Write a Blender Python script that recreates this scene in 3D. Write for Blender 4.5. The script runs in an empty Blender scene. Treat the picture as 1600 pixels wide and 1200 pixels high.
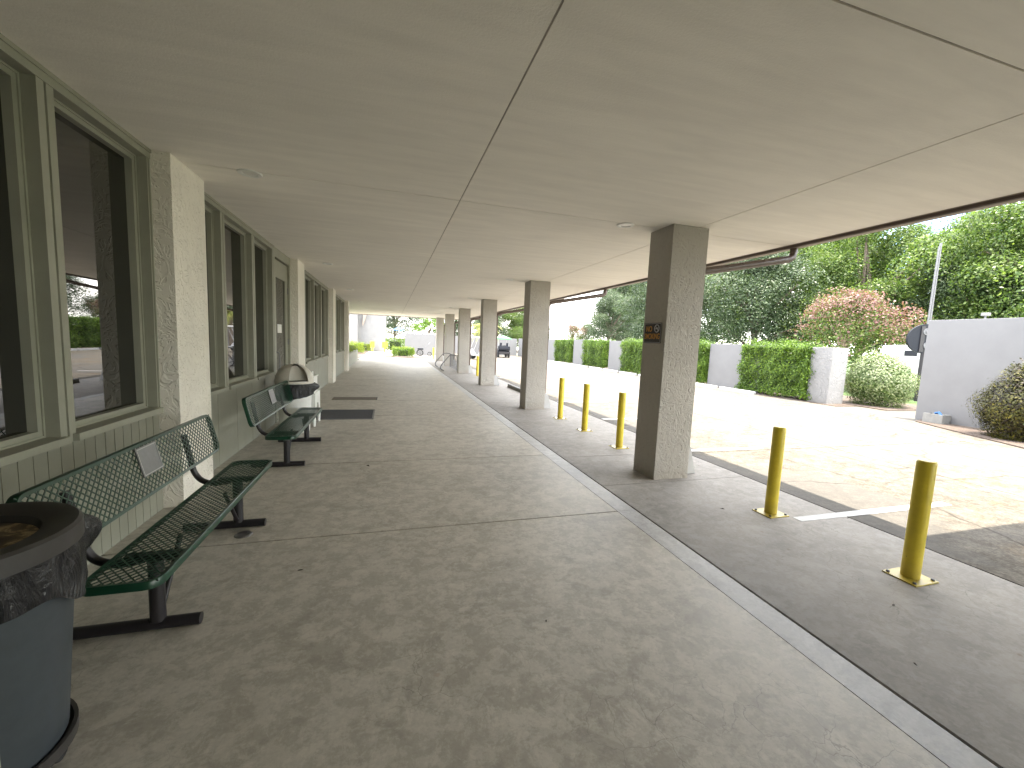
import bpy, math, random
import numpy as np
from mathutils import Vector, Matrix
R_ = math.radians
sc = bpy.context.scene
C = sc.collection
rnd = random.Random(7)

# ------------------------------------------------------------------ camera
CAM_POS = (0.0, 0.0, 1.65)
cam_d = bpy.data.cameras.new('camera')
cam = bpy.data.objects.new('camera', cam_d); C.objects.link(cam)
r_ = Vector((0.9586853, -0.2812204, 0.0428672)); u_ = Vector((-0.0119376, 0.110788, 0.9937724)); f_ = Vector((0.2842182, 0.9532267, -0.1028537))
cam.matrix_world = Matrix(((r_.x, u_.x, -f_.x, CAM_POS[0]), (r_.y, u_.y, -f_.y, CAM_POS[1]), (r_.z, u_.z, -f_.z, CAM_POS[2]), (0, 0, 0, 1)))
cam_d.sensor_width = 36.0; cam_d.lens = 36.0 * 645.0 / 1600.0
cam_d.clip_start = 0.05; cam_d.clip_end = 2000
sc.camera = cam

# ------------------------------------------------------------------ world, sun, exposure
SUNV = Vector((0.15, -0.13, 1.0)).normalized()
elev = math.asin(SUNV.z); azim = math.atan2(SUNV.x, SUNV.y)
w = bpy.data.worlds.new('World'); sc.world = w; w.use_nodes = True
nt = w.node_tree; nt.nodes.clear()
wo = nt.nodes.new('ShaderNodeOutputWorld'); bg = nt.nodes.new('ShaderNodeBackground'); bg.inputs[1].default_value = 0.15
sky = nt.nodes.new('ShaderNodeTexSky'); sky.sky_type = 'NISHITA'; sky.sun_disc = False
sky.sun_elevation = elev; sky.sun_rotation = azim; sky.air_density = 1.0; sky.dust_density = 0.4; sky.ozone_density = 2.0
tc = nt.nodes.new('ShaderNodeTexCoord'); mp = nt.nodes.new('ShaderNodeMapping'); mp.inputs['Scale'].default_value = (1, 1, 3.2); mp.inputs['Location'].default_value = (3.1, 2.4, 1.2)
nz = nt.nodes.new('ShaderNodeTexNoise'); nz.inputs['Scale'].default_value = 3.2; nz.inputs['Detail'].default_value = 7; nz.inputs['Roughness'].default_value = 0.55
cr = nt.nodes.new('ShaderNodeValToRGB'); cr.color_ramp.elements[0].position = 0.42; cr.color_ramp.elements[1].position = 0.60
mx = nt.nodes.new('ShaderNodeMix'); mx.data_type = 'RGBA'; mx.inputs[7].default_value = (15.6, 15.0, 14.1, 1)
nt.links.new(tc.outputs['Generated'], mp.inputs[0]); nt.links.new(mp.outputs[0], nz.inputs['Vector']); nt.links.new(nz.outputs[0], cr.inputs[0])
nt.links.new(cr.outputs[0], mx.inputs[0]); nt.links.new(sky.outputs[0], mx.inputs[6]); nt.links.new(mx.outputs[2], bg.inputs[0]); nt.links.new(bg.outputs[0], wo.inputs[0])
sun_d = bpy.data.lights.new('sun', 'SUN'); sun_d.energy = 2.6; sun_d.angle = R_(0.53); sun_d.color = (1.0, 0.90, 0.76)
sun = bpy.data.objects.new('sun', sun_d); C.objects.link(sun); sun.location = (10, -10, 40)
sun.rotation_euler = SUNV.to_track_quat('Z', 'Y').to_euler()
sc.view_settings.view_transform = 'Standard'; sc.view_settings.look = 'None'; sc.view_settings.gamma = 1.0
sc.view_settings.use_curve_mapping = False; sc.view_settings.exposure = 2.78
sc.cycles.max_bounces = 10; sc.cycles.diffuse_bounces = 8; sc.cycles.glossy_bounces = 4; sc.cycles.transparent_max_bounces = 8

# ------------------------------------------------------------------ materials
class NT:
    def __init__(s, name):
        s.m = bpy.data.materials.new(name); s.m.use_nodes = True; s.t = s.m.node_tree
        s.b = s.t.nodes['Principled BSDF']; s.out = s.t.nodes['Material Output']
        s.tc = s.t.nodes.new('ShaderNodeTexCoord')
    def n(s, typ, **kw):
        x = s.t.nodes.new(typ)
        for k, v in kw.items(): setattr(x, k, v)
        return x
    def l(s, a, b): s.t.links.new(a, b)
    def mapped(s, scale=(1, 1, 1), rot=(0, 0, 0), loc=(0, 0, 0)):
        m = s.n('ShaderNodeMapping'); m.inputs['Scale'].default_value = scale; m.inputs['Rotation'].default_value = rot; m.inputs['Location'].default_value = loc
        g = s.n('ShaderNodeNewGeometry'); s.l(g.outputs['Position'], m.inputs[0]); return m.outputs[0]
    def noise(s, scale, detail=4, rough=0.55, dist=0.0, vec=None):
        x = s.n('ShaderNodeTexNoise'); x.inputs['Scale'].default_value = scale; x.inputs['Detail'].default_value = detail
        x.inputs['Roughness'].default_value = rough; x.inputs['Distortion'].default_value = dist
        s.l(vec if vec is not None else s.mapped(), x.inputs['Vector']); return x.outputs[0]
    def ramp(s, fac, stops, interp='LINEAR'):
        x = s.n('ShaderNodeValToRGB'); e = x.color_ramp.elements; x.color_ramp.interpolation = interp
        while len(e) < len(stops): e.new(0.5)
        for i, (p, c) in enumerate(stops):
            e[i].position = p; e[i].color = (c, c, c, 1) if isinstance(c, (int, float)) else (*c, 1)
        s.l(fac, x.inputs[0]); return x.outputs[0]
    def mix(s, fac, a, b, mode='MIX'):
        x = s.n('ShaderNodeMix', data_type='RGBA', blend_type=mode)
        for v, i in ((fac, 0), (a, 6), (b, 7)):
            if isinstance(v, (int, float)): x.inputs[i].default_value = v if i == 0 else (v, v, v, 1)
            elif isinstance(v, tuple): x.inputs[i].default_value = (*v, 1)
            else: s.l(v, x.inputs[i])
        return x.outputs[2]
    def math(s, op, a, b=0.0, c=None):
        x = s.n('ShaderNodeMath', operation=op)
        for v, i in ((a, 0), (b, 1), (c, 2)):
            if v is None: continue
            if isinstance(v, (int, float)): x.inputs[i].default_value = v
            else: s.l(v, x.inputs[i])
        return x.outputs[0]
    def bump(s, h, strength=0.3, dist=0.01):
        x = s.n('ShaderNodeBump'); x.inputs['Strength'].default_value = strength; x.inputs['Distance'].default_value = dist
        s.l(h, x.inputs['Height']); s.l(x.outputs[0], s.b.inputs['Normal'])
    def col(s, c):
        if isinstance(c, tuple): s.b.inputs['Base Color'].default_value = (*c, 1)
        else: s.l(c, s.b.inputs['Base Color'])
        return s
    def rough(s, r):
        if isinstance(r, (int, float)): s.b.inputs['Roughness'].default_value = r
        else: s.l(r, s.b.inputs['Roughness'])
        return s

def paint(name, c, rough=0.5, var=0.12, scale=6, bump=0.0, metal=0.0, spec=0.5):
    k = NT(name); n = k.noise(scale, 6, 0.65)
    lo = tuple(v * (1 - var) for v in c); hi = tuple(min(1, v * (1 + var)) for v in c)
    k.col(k.ramp(n, [(0.3, lo), (0.7, hi)])).rough(rough); k.b.inputs['Metallic'].default_value = metal
    k.b.inputs['Specular IOR Level'].default_value = spec
    if bump: k.bump(k.noise(scale * 12, 4), bump, 0.004)
    return k.m

def stucco(name, c, strength=0.7, scale=9.0):
    k = NT(name)
    v = k.mapped((1, 1, 0.75))
    n1 = k.noise(scale * 0.55, 3, 0.5, 1.8, v); n2 = k.noise(scale * 0.4, 2, 0.5, 2.6, k.mapped((1, 1, 0.7), (0.3, 0.2, 0.9)))
    p1 = k.ramp(n1, [(0.46, 0.0), (0.50, 1.0), (0.60, 1.0), (0.64, 0.35)])
    p2 = k.ramp(n2, [(0.5, 0.0), (0.53, 1.0), (0.62, 0.6)])
    h = k.math('MAXIMUM', p1, p2); fine = k.noise(120, 3, 0.6)
    h2 = k.math('MULTIPLY_ADD', fine, 0.05, h)
    k.bump(h2, strength, 0.022)
    dirt = k.ramp(k.noise(1.7, 5, 0.6), [(0.35, tuple(x * 0.9 for x in c)), (0.7, c)])
    g = k.n('ShaderNodeNewGeometry'); sx = k.n('ShaderNodeSeparateXYZ'); k.l(g.outputs['Position'], sx.inputs[0])
    low = k.ramp(k.math('MULTIPLY_ADD', k.noise(5, 5, 0.6), 0.25, sx.outputs[2]), [(0.10, 1.0), (0.34, 0.0)])
    k.col(k.mix(k.math('MULTIPLY', low, 0.35), dirt, (c[0] * 0.62, c[1] * 0.56, c[2] * 0.46))).rough(0.85)
    return k.m

def ceiling_mat():
    k = NT('ceiling_stucco'); c = (0.93, 0.89, 0.81)
    n = k.ramp(k.noise(0.8, 5, 0.6), [(0.3, tuple(x * 0.94 for x in c)), (0.7, c)])
    st = k.ramp(k.noise(2.2, 4, 0.6, 0.3, k.mapped((0.5, 3.5, 1))), [(0.35, 0.93), (0.65, 1.0)])
    k.col(k.mix(1.0, n, st, 'MULTIPLY')).rough(0.9)
    h = k.math('ADD', k.noise(70, 4, 0.7), k.math('MULTIPLY', k.noise(2.2, 3, 0.5, 0.3, k.mapped((0.5, 3.5, 1))), 1.4))
    k.bump(h, 0.32, 0.008)
    return k.m

def concrete(name, base, dark, kind='walk'):
    k = NT(name)
    m1 = k.noise(1.1, 8, 0.66, 0.35); m2 = k.noise(7.0, 10, 0.76, 0.15); m3 = k.noise(38, 5, 0.7)
    big = k.ramp(m1, [(0.36, 0.0), (0.62, 1.0)]); med = k.ramp(m2, [(0.46, 0.0), (0.54, 1.0)])
    c = k.mix(k.math('MULTIPLY_ADD', big, 0.45, k.math('MULTIPLY', med, 0.55)), dark, base)
    c = k.mix(0.55, c, k.ramp(m3, [(0.25, 0.72), (0.75, 1.18)]), 'MULTIPLY')
    # soft dark blotches with crisp edges, as old worn sealer
    bl = k.ramp(k.noise(3.0, 9, 0.70, 0.5, k.mapped((1, 1, 1), (0, 0, 0.7), (4, 9, 0))), [(0.555, 0.0), (0.60, 1.0)])
    c = k.mix(k.math('MULTIPLY', bl, 0.30), c, tuple(x * 0.66 for x in dark))
    lt = k.ramp(k.noise(6.5, 9, 0.72, 0.4, k.mapped((1, 1, 1), (0, 0, 0.3), (2, 5, 0))), [(0.54, 0.0), (0.58, 1.0)])
    c = k.mix(k.math('MULTIPLY', lt, 0.30), c, tuple(min(1, x * 1.22) for x in base))
    # reddish leaf stains
    vo = k.n('ShaderNodeTexVoronoi', feature='F1'); vo.inputs['Scale'].default_value = 3.1 if kind == 'walk' else 4.2
    k.l(k.mapped((1, 1, 0)), vo.inputs['Vector'])
    spot = k.ramp(k.math('MULTIPLY_ADD', k.noise(24, 3, 0.6), 0.10, vo.outputs['Distance']), [(0.085, 1.0), (0.115, 0.0)])
    sel = k.n('ShaderNodeSeparateColor'); k.l(vo.outputs['Color'], sel.inputs[0])
    thr = 0.72 if kind == 'walk' else (0.45 if kind == 'strip' else 0.85)
    s2 = k.math('MULTIPLY', spot, k.math('GREATER_THAN', sel.outputs[0], thr))
    area = k.ramp(k.noise(0.45, 2, 0.5, 0, k.mapped((1, 1, 1), (0, 0, 0), (3.3, 1.1, 0))), [(0.42 if kind == 'walk' else 0.30, 0.0), (0.55, 1.0)])
    c = k.mix(k.math('MULTIPLY', k.math('MULTIPLY', s2, area), 0.6 if kind == 'walk' else 0.75), c, (0.26, 0.15, 0.10) if kind == 'walk' else (0.13, 0.07, 0.05))
    # hairline map cracks inside some areas
    wv = k.n('ShaderNodeTexVoronoi', feature='DISTANCE_TO_EDGE'); wv.inputs['Scale'].default_value = 5.5
    mpn = k.n('ShaderNodeVectorMath', operation='ADD'); k.l(k.mapped((1, 1, 0)), mpn.inputs[0])
    nn = k.n('ShaderNodeTexNoise'); nn.inputs['Scale'].default_value = 4.0; nn.inputs['Detail'].default_value = 5; k.l(k.mapped((1, 1, 0)), nn.inputs['Vector'])
    sc_ = k.n('ShaderNodeVectorMath', operation='SCALE'); sc_.inputs['Scale'].default_value = 0.22; k.l(nn.outputs['Color'], sc_.inputs[0]); k.l(sc_.outputs[0], mpn.inputs[1])
    k.l(mpn.outputs[0], wv.inputs['Vector'])
    crk = k.ramp(wv.outputs['Distance'], [(0.004, 1.0), (0.012, 0.0)])
    msk = k.ramp(k.noise(0.75, 4, 0.6, 0, k.mapped((1, 1, 1), (0, 0, 0), (7.7, 2.4, 0))), [(0.48, 0.0), (0.62, 0.45)])
    crk = k.math('MULTIPLY', crk, msk)
    c = k.mix(crk, c, tuple(x * 0.35 for x in dark))
    if kind == 'lot':
        rust = k.ramp(k.noise(0.55, 6, 0.65, 0.4, k.mapped((1, 1.6, 1), (0, 0, 0.5), (1.5, 6, 0))), [(0.56, 0.0), (0.68, 1.0)])
        c = k.mix(k.math('MULTIPLY', rust, 0.55), c, (0.19, 0.12, 0.055))
        agg = k.ramp(k.noise(45, 3, 0.7), [(0.40, 0.62), (0.6, 1.15)])
        c = k.mix(0.6, c, agg, 'MULTIPLY')
        g2 = k.ramp(k.noise(0.30, 4, 0.6, 0.2, k.mapped((1.3, 0.6, 1), (0, 0, 0), (9.4, 7, 0))), [(0.52, 0.0), (0.56, 1.0)])
        c = k.mix(k.math('MULTIPLY', g2, 0.6), c, (0.105, 0.102, 0.096))
        tar = k.n('ShaderNodeTexVoronoi', feature='DISTANCE_TO_EDGE'); tar.inputs['Scale'].default_value = 0.42; k.l(mpn.outputs[0], tar.inputs['Vector'])
        c = k.mix(k.math('MULTIPLY', k.ramp(tar.outputs['Distance'], [(0.004, 1.0), (0.012, 0.0)]), k.ramp(m1, [(0.40, 0.0), (0.58, 0.65)])), c, (0.035, 0.032, 0.028))
    k.col(c)
    k.rough(k.ramp(m2, [(0.3, 0.42 if kind == 'walk' else 0.6), (0.7, 0.62 if kind == 'walk' else 0.9)]))
    k.b.inputs['Specular IOR Level'].default_value = {'walk': 0.4, 'strip': 0.25, 'lot': 0.05}[kind]
    hh = k.math('SUBTRACT', k.math('MULTIPLY_ADD', m3, 0.5, k.math('MULTIPLY', m2, 0.6)), crk)
    k.bump(hh, 0.22 if kind != 'lot' else 0.5, 0.006)
    return k.m

def leafmat(name, stops, trans=0.35, rough=0.5):
    k = NT(name); g = k.n('ShaderNodeNewGeometry')
    f = k.math('MULTIPLY_ADD', k.noise(0.7, 3, 0.6), 0.5, k.math('MULTIPLY', g.outputs['Random Per Island'], 0.5))
    n = len(stops); c = k.ramp(f, [(0.22 + 0.56 * i / (n - 1), s) for i, s in enumerate(stops)])
    k.col(c).rough(rough); k.b.inputs['Specular IOR Level'].default_value = 0.3
    tr = k.n('ShaderNodeBsdfTranslucent'); k.l(k.mix(1.0, c, (1.2, 1.35, 0.6), 'MULTIPLY'), tr.inputs[0])
    ms = k.n('ShaderNodeMixShader'); ms.inputs[0].default_value = trans
    k.l(k.b.outputs[0], ms.inputs[1]); k.l(tr.outputs[0], ms.inputs[2]); k.l(ms.outputs[0], k.out.inputs[0])
    return k.m

M = {}
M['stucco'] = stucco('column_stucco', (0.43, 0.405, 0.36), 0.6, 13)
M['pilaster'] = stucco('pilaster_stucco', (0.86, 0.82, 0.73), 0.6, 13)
M['whitewall'] = stucco('white_stucco', (0.215, 0.213, 0.21), 0.7, 9)
M['smoothwall'] = paint('white_painted_wall', (0.15, 0.15, 0.152), 0.85, 0.06, 1.6, 0.25)
M['ceiling'] = ceiling_mat()
M['joint'] = paint('ceiling_joint', (0.42, 0.39, 0.34), 0.9)
M['green'] = paint('sage_green_paint', (0.29, 0.29, 0.232), 0.55, 0.07, 3, 0.08)
M['walk'] = concrete('walkway_concrete', (0.50, 0.468, 0.40), (0.34, 0.313, 0.26), 'walk')
M['strip'] = concrete('apron_concrete', (0.30, 0.283, 0.257), (0.215, 0.20, 0.178), 'strip')
M['lot'] = concrete('parking_concrete', (0.172, 0.157, 0.132), (0.090, 0.080, 0.064), 'lot')
M['edge'] = concrete('tooled_edge_concrete', (0.44, 0.43, 0.41), (0.32, 0.31, 0.29), 'walk')
M['dark'] = paint('dark_joint', (0.02, 0.017, 0.015), 0.95)
M['line'] = paint('worn_white_line', (0.42, 0.42, 0.41), 0.7, 0.2, 14)
k = NT('yellow_enamel'); yb = k.ramp(k.noise(9, 6, 0.65), [(0.3, (0.56, 0.44, 0.025)), (0.7, (0.68, 0.54, 0.035))])
chip = k.ramp(k.noise(34, 6, 0.7, 0.4), [(0.66, 0.0), (0.69, 1.0)]); yb = k.mix(k.math('MULTIPLY', chip, 0.7), yb, (0.12, 0.07, 0.03))
gz = k.n('ShaderNodeNewGeometry'); sz = k.n('ShaderNodeSeparateXYZ'); k.l(gz.outputs['Position'], sz.inputs[0])
gr = k.ramp(k.math('MULTIPLY_ADD', k.noise(14, 5, 0.7), 0.12, sz.outputs[2]), [(0.05, 1.0), (0.20, 0.0)])
k.col(k.mix(k.math('MULTIPLY', gr, 0.5), yb, (0.20, 0.14, 0.05))).rough(0.38); k.bump(k.noise(60, 4), 0.05, 0.003); M['yellow'] = k.m
M['brown'] = paint('brown_gutter_metal', (0.085, 0.058, 0.045), 0.45, 0.15)
M['tan'] = paint('tan_soffit_metal', (0.26, 0.21, 0.17), 0.5, 0.1)
M['shingle'] = paint('roof_covering', (0.18, 0.17, 0.16), 0.9, 0.2, 8, 0.3)
M['bench'] = paint('green_thermoplastic', (0.006, 0.040, 0.020), 0.30, 0.12, 12)
M['black'] = paint('black_steel', (0.014, 0.012, 0.014), 0.42, 0.3, 10)
M['steel'] = paint('brushed_steel', (0.20, 0.20, 0.205), 0.38, 0.1, 30, 0, 0.85)
M['can'] = paint('grey_blue_plastic', (0.045, 0.054, 0.061), 0.5, 0.12, 20, 0.05)
M['lid'] = paint('black_plastic_lid', (0.035, 0.032, 0.03), 0.45, 0.25, 10)
k = NT('black_bin_liner'); k.col((0.010, 0.010, 0.012)).rough(0.22); k.b.inputs['Specular IOR Level'].default_value = 0.5; k.bump(k.noise(14, 5, 0.6, 2.2, k.mapped((1, 1, 0.3))), 1.0, 0.035); M['bag'] = k.m
M['beige'] = paint('beige_plastic', (0.62, 0.59, 0.52), 0.45, 0.06)
M['offwhite'] = paint('white_plastic', (0.80, 0.80, 0.76), 0.4, 0.06)
M['white'] = paint('white_paint', (0.42, 0.42, 0.41), 0.6, 0.06)
M['red'] = paint('red_vinyl', (0.22, 0.03, 0.02), 0.4)
M['rubber'] = paint('tyre_rubber', (0.02, 0.02, 0.02), 0.8)
M['cartblack'] = paint('dark_cart_body', (0.010, 0.012, 0.018), 0.5, spec=0.25)
M['canopygreen'] = paint('mint_green_fabric', (0.09, 0.26, 0.12), 0.7)
M['blue'] = paint('blue_fabric', (0.03, 0.11, 0.28), 0.7)
M['mat'] = paint('grey_ribbed_mat', (0.075, 0.075, 0.078), 0.85, 0.2, 40, 0.3)
M['brownmat'] = paint('thin_brown_mat', (0.16, 0.14, 0.11), 0.9, 0.2, 40, 0.3)
M['wood'] = paint('bark', (0.14, 0.11, 0.085), 0.9, 0.3, 8, 0.6)
M['crepewood'] = paint('smooth_pale_bark', (0.28, 0.21, 0.15), 0.8, 0.2, 8, 0.3)
M['concretebox'] = paint('grey_cast_concrete', (0.20, 0.20, 0.19), 0.85, 0.12, 10, 0.3)
M['gold'] = paint('orange_gold_lettering', (0.62, 0.30, 0.05), 0.5, 0.08)
M['signblack'] = paint('sign_black', (0.012, 0.012, 0.012), 0.4, 0.2)
M['signgrey'] = paint('sign_pale_grey', (0.50, 0.50, 0.54), 0.5, 0.05)
M['chrome'] = paint('galvanised_tube', (0.13, 0.13, 0.135), 0.45, 0.1, 20, 0, 0.3)
M['mulch'] = paint('bark_mulch', (0.075, 0.055, 0.042), 0.95, 0.5, 30, 0.8)
M['debris'] = paint('dry_brown_leaf', (0.045, 0.035, 0.025), 0.9, 0.3)
M['glow'] = paint('lamp_lens', (0.75, 0.74, 0.70), 0.3, 0.03)
k = NT('lawn_grass'); k.col(k.mix(1.0, k.ramp(k.noise(0.6, 6, 0.7), [(0.3, (0.035, 0.07, 0.012)), (0.7, (0.06, 0.11, 0.022))]), k.ramp(k.noise(25, 4, 0.8), [(0.3, 0.6), (0.7, 1.2)]), 'MULTIPLY')).rough(0.9); k.bump(k.noise(40, 4, 0.8), 0.8, 0.03); M['grass'] = k.m
k = NT('dark_window_glass'); k.col((0.004, 0.004, 0.003)).rough(0.015); k.b.inputs['IOR'].default_value = 2.1; k.bump(k.noise(1.1, 2, 0.5), 0.06, 0.01); M['glass'] = k.m
k = NT('fountain_water'); k.col((0.9, 0.93, 0.96)).rough(0.3); k.b.inputs['Alpha'].default_value = 0.55; M['water'] = k.m
M['leaf_hedge'] = leafmat('hedge_leaf', [(0.03, 0.06, 0.008), (0.055, 0.105, 0.013), (0.10, 0.17, 0.02), (0.16, 0.24, 0.03)], 0.35)
M['leaf_dark'] = leafmat('oak_leaf', [(0.018, 0.034, 0.016), (0.034, 0.056, 0.026), (0.06, 0.09, 0.042), (0.13, 0.165, 0.095)], 0.25, 0.4)
M['leaf_mid'] = leafmat('green_tree_leaf', [(0.035, 0.065, 0.016), (0.06, 0.105, 0.026), (0.11, 0.16, 0.04), (0.19, 0.24, 0.08)], 0.4, 0.42)
M['leaf_bright'] = leafmat('bright_tree_leaf', [(0.05, 0.10, 0.015), (0.09, 0.17, 0.022), (0.15, 0.24, 0.035)], 0.4)
M['leaf_pink'] = leafmat('crepe_myrtle_flower', [(0.14, 0.065, 0.065), (0.22, 0.115, 0.12), (0.12, 0.11, 0.055)], 0.3)
M['leaf_var'] = leafmat('variegated_leaf', [(0.05, 0.09, 0.03), (0.16, 0.20, 0.09), (0.38, 0.40, 0.27)], 0.3)
M['leaf_red'] = leafmat('burgundy_leaf', [(0.012, 0.018, 0.009), (0.034, 0.024, 0.018), (0.07, 0.075, 0.025), (0.14, 0.12, 0.03)], 0.3)
M['leaf_yellow'] = leafmat('yellow_green_leaf', [(0.08, 0.12, 0.012), (0.15, 0.20, 0.02), (0.24, 0.28, 0.035)], 0.4)
M['leaf_palm'] = leafmat('palm_frond', [(0.10, 0.15, 0.03), (0.24, 0.25, 0.07), (0.34, 0.30, 0.10)], 0.3)
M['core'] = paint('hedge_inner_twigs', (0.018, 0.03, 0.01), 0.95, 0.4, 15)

# ------------------------------------------------------------------ mesh helpers
class MB:
    def __init__(s): s.v = []; s.f = []
    def add(s, vs, fs):
        o = len(s.v); s.v += [tuple(p) for p in vs]; s.f += [tuple(o + i for i in f) for f in fs]; return s
    def box(s, x0, x1, y0, y1, z0, z1):
        vs = [(x, y, z) for x in (x0, x1) for y in (y0, y1) for z in (z0, z1)]
        return s.add(vs, [(0, 1, 3, 2), (4, 6, 7, 5), (0, 4, 5, 1), (2, 3, 7, 6), (0, 2, 6, 4), (1, 5, 7, 3)])
    def obox(s, c, ax, ay, az):   # oriented box from half axes
        c = Vector(c); ax = Vector(ax); ay = Vector(ay); az = Vector(az)
        vs = [c + a * ax + b * ay + d * az for a in (-1, 1) for b in (-1, 1) for d in (-1, 1)]
        return s.add(vs, [(0, 1, 3, 2), (4, 6, 7, 5), (0, 4, 5, 1), (2, 3, 7, 6), (0, 2, 6, 4), (1, 5, 7, 3)])
    def quad(s, a, b, c, d): return s.add([a, b, c, d], [(0, 1, 2, 3)])
    def tube(s, pts, rad, n=12, cap=True, closed=False):
        pts = [Vector(p) for p in pts]; m = len(pts); rings = []
        rr = rad if isinstance(rad, (list, tuple)) else [rad] * m
        prev = None; vs = []
        for i, p in enumerate(pts):
            if closed: d = (pts[(i + 1) % m] - pts[i - 1])
            else: d = pts[min(i + 1, m - 1)] - pts[max(i - 1, 0)]
            d.normalize()
            if prev is None:
                a = Vector((0, 0, 1)) if abs(d.z) < 0.9 else Vector((1, 0, 0)); e1 = d.cross(a).normalized()
            else: e1 = (prev - d * prev.dot(d)).normalized()
            prev = e1; e2 = d.cross(e1)
            vs += [p + (e1 * math.cos(2 * math.pi * j / n) + e2 * math.sin(2 * math.pi * j / n)) * rr[i] for j in range(n)]
        fs = []
        for i in range(m if closed else m - 1):
            a = i * n; b = ((i + 1) % m) * n
            for j in range(n): fs.append((a + j, a + (j + 1) % n, b + (j + 1) % n, b + j))
        if cap and not closed: fs += [tuple(reversed(range(n))), tuple((m - 1) * n + j for j in range(n))]
        return s.add(vs, fs)
    def lathe(s, prof, c=(0, 0, 0), n=32, arc=None):
        vs = []; fs = []; m = len(prof)
        for j in range(n):
            a = 2 * math.pi * j / n
            vs += [(c[0] + r * math.cos(a), c[1] + r * math.sin(a), c[2] + z) for r, z in prof]
        for j in range(n):
            b = ((j + 1) % n) * m
            for i in range(m - 1): fs.append((j * m + i, b + i, b + i + 1, j * m + i + 1))
        return s.add(vs, fs)
    def prism(s, poly, axis, a, b):   # poly in the two other axes
        def P(p, t): return {'x': (t, p[0], p[1]), 'y': (p[0], t, p[1]), 'z': (p[0], p[1], t)}[axis]
        n = len(poly); vs = [P(p, a) for p in poly] + [P(p, b) for p in poly]
        return s.add(vs, [tuple(range(n)), tuple(reversed(range(n, 2 * n)))] + [(i, i + n, (i + 1) % n + n, (i + 1) % n) for i in range(n)])
    def build(s, name, mat, parent=None, smooth=False, bevel=0.0):
        me = bpy.data.meshes.new(name); me.from_pydata(s.v, [], s.f); me.update()
        mats = mat if isinstance(mat, (list, tuple)) else [mat]
        for m in mats: me.materials.append(M[m] if isinstance(m, str) else m)
        import bmesh
        bm = bmesh.new(); bm.from_mesh(me); bmesh.ops.recalc_face_normals(bm, faces=bm.faces)
        if bevel: bmesh.ops.bevel(bm, geom=[e for e in bm.edges], offset=bevel, segments=2, affect='EDGES', profile=0.6)
        bm.to_mesh(me); bm.free()
        if smooth:
            for p in me.polygons: p.use_smooth = True
            try: me.set_sharp_from_angle(angle=R_(40))
            except Exception: pass
        o = bpy.data.objects.new(name, me); C.objects.link(o)
        if parent is not None: o.parent = parent
        return o

def tag(o, label=None, cat=None, group=None, kind=None):
    if label: o['label'] = label
    if cat: o['category'] = cat
    if group: o['group'] = group
    if kind: o['kind'] = kind
    return o
def thing(name, label, cat, loc=(0, 0, 0), rz=0, group=None):
    o = bpy.data.objects.new(name, None); C.objects.link(o); o.location = loc; o.rotation_euler = (0, 0, rz); o.empty_display_size = 0.1
    return tag(o, label, cat, group)
def copy_tree(o, parent=None):
    c = o.copy(); C.objects.link(c); c.parent = parent
    for ch in list(o.children): copy_tree(ch, c)
    return c
def dup(o, loc, rz=0, label=None, scale=None):
    c = copy_tree(o); c.location = loc; c.rotation_euler = (0, 0, rz)
    if scale: c.scale = (scale,) * 3 if not isinstance(scale, tuple) else scale
    if label: c['label'] = label
    return c
def struct(o): o['kind'] = 'structure'; return o

def leaves(name, P, N, size, mat, parent=None, seed=0, aspect=0.55, jit=0.9):
    """many small pointed leaf faces at points P with preferred normals N"""
    g = np.random.default_rng(seed); n = len(P)
    N = N + g.normal(0, jit, (n, 3)); N /= np.linalg.norm(N, axis=1)[:, None] + 1e-9
    T = g.normal(0, 1, (n, 3)); T -= N * (T * N).sum(1)[:, None]; T /= np.linalg.norm(T, axis=1)[:, None] + 1e-9
    B = np.cross(N, T); s = (size * g.uniform(0.6, 1.3, n))[:, None]
    q = np.stack([P - T * s * 0.5, P + B * s * 0.5 * aspect, P + T * s * 0.5, P - B * s * 0.5 * aspect], 1)
    q[:, 0] += N * s * 0.08; q[:, 2] += N * s * -0.08
    me = bpy.data.meshes.new(name); me.vertices.add(4 * n); me.vertices.foreach_set('co', q.reshape(-1).astype(np.float32))
    me.loops.add(4 * n); me.loops.foreach_set('vertex_index', np.arange(4 * n, dtype=np.int32))
    me.polygons.add(n); me.polygons.foreach_set('loop_start', np.arange(0, 4 * n, 4, dtype=np.int32))
    try: me.polygons.foreach_set('loop_total', np.full(n, 4, dtype=np.int32))
    except Exception: pass
    me.update(calc_edges=True); me.materials.append(M[mat])
    o = bpy.data.objects.new(name, me); C.objects.link(o)
    if parent is not None: o.parent = parent
    return o

# ================================================================== SETTING: ground, walkway, lot
PITCH = 5.187; CY0 = 4.306
def colY(i): return CY0 + PITCH * i
struct(MB().box(-140, 260, -60, 260, -0.6, -0.06).build('ground', 'grass'))
struct(MB().box(-2.6, 4.56, -8, 60, -0.055, -0.022).build('walkway_base', 'dark'))
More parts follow.
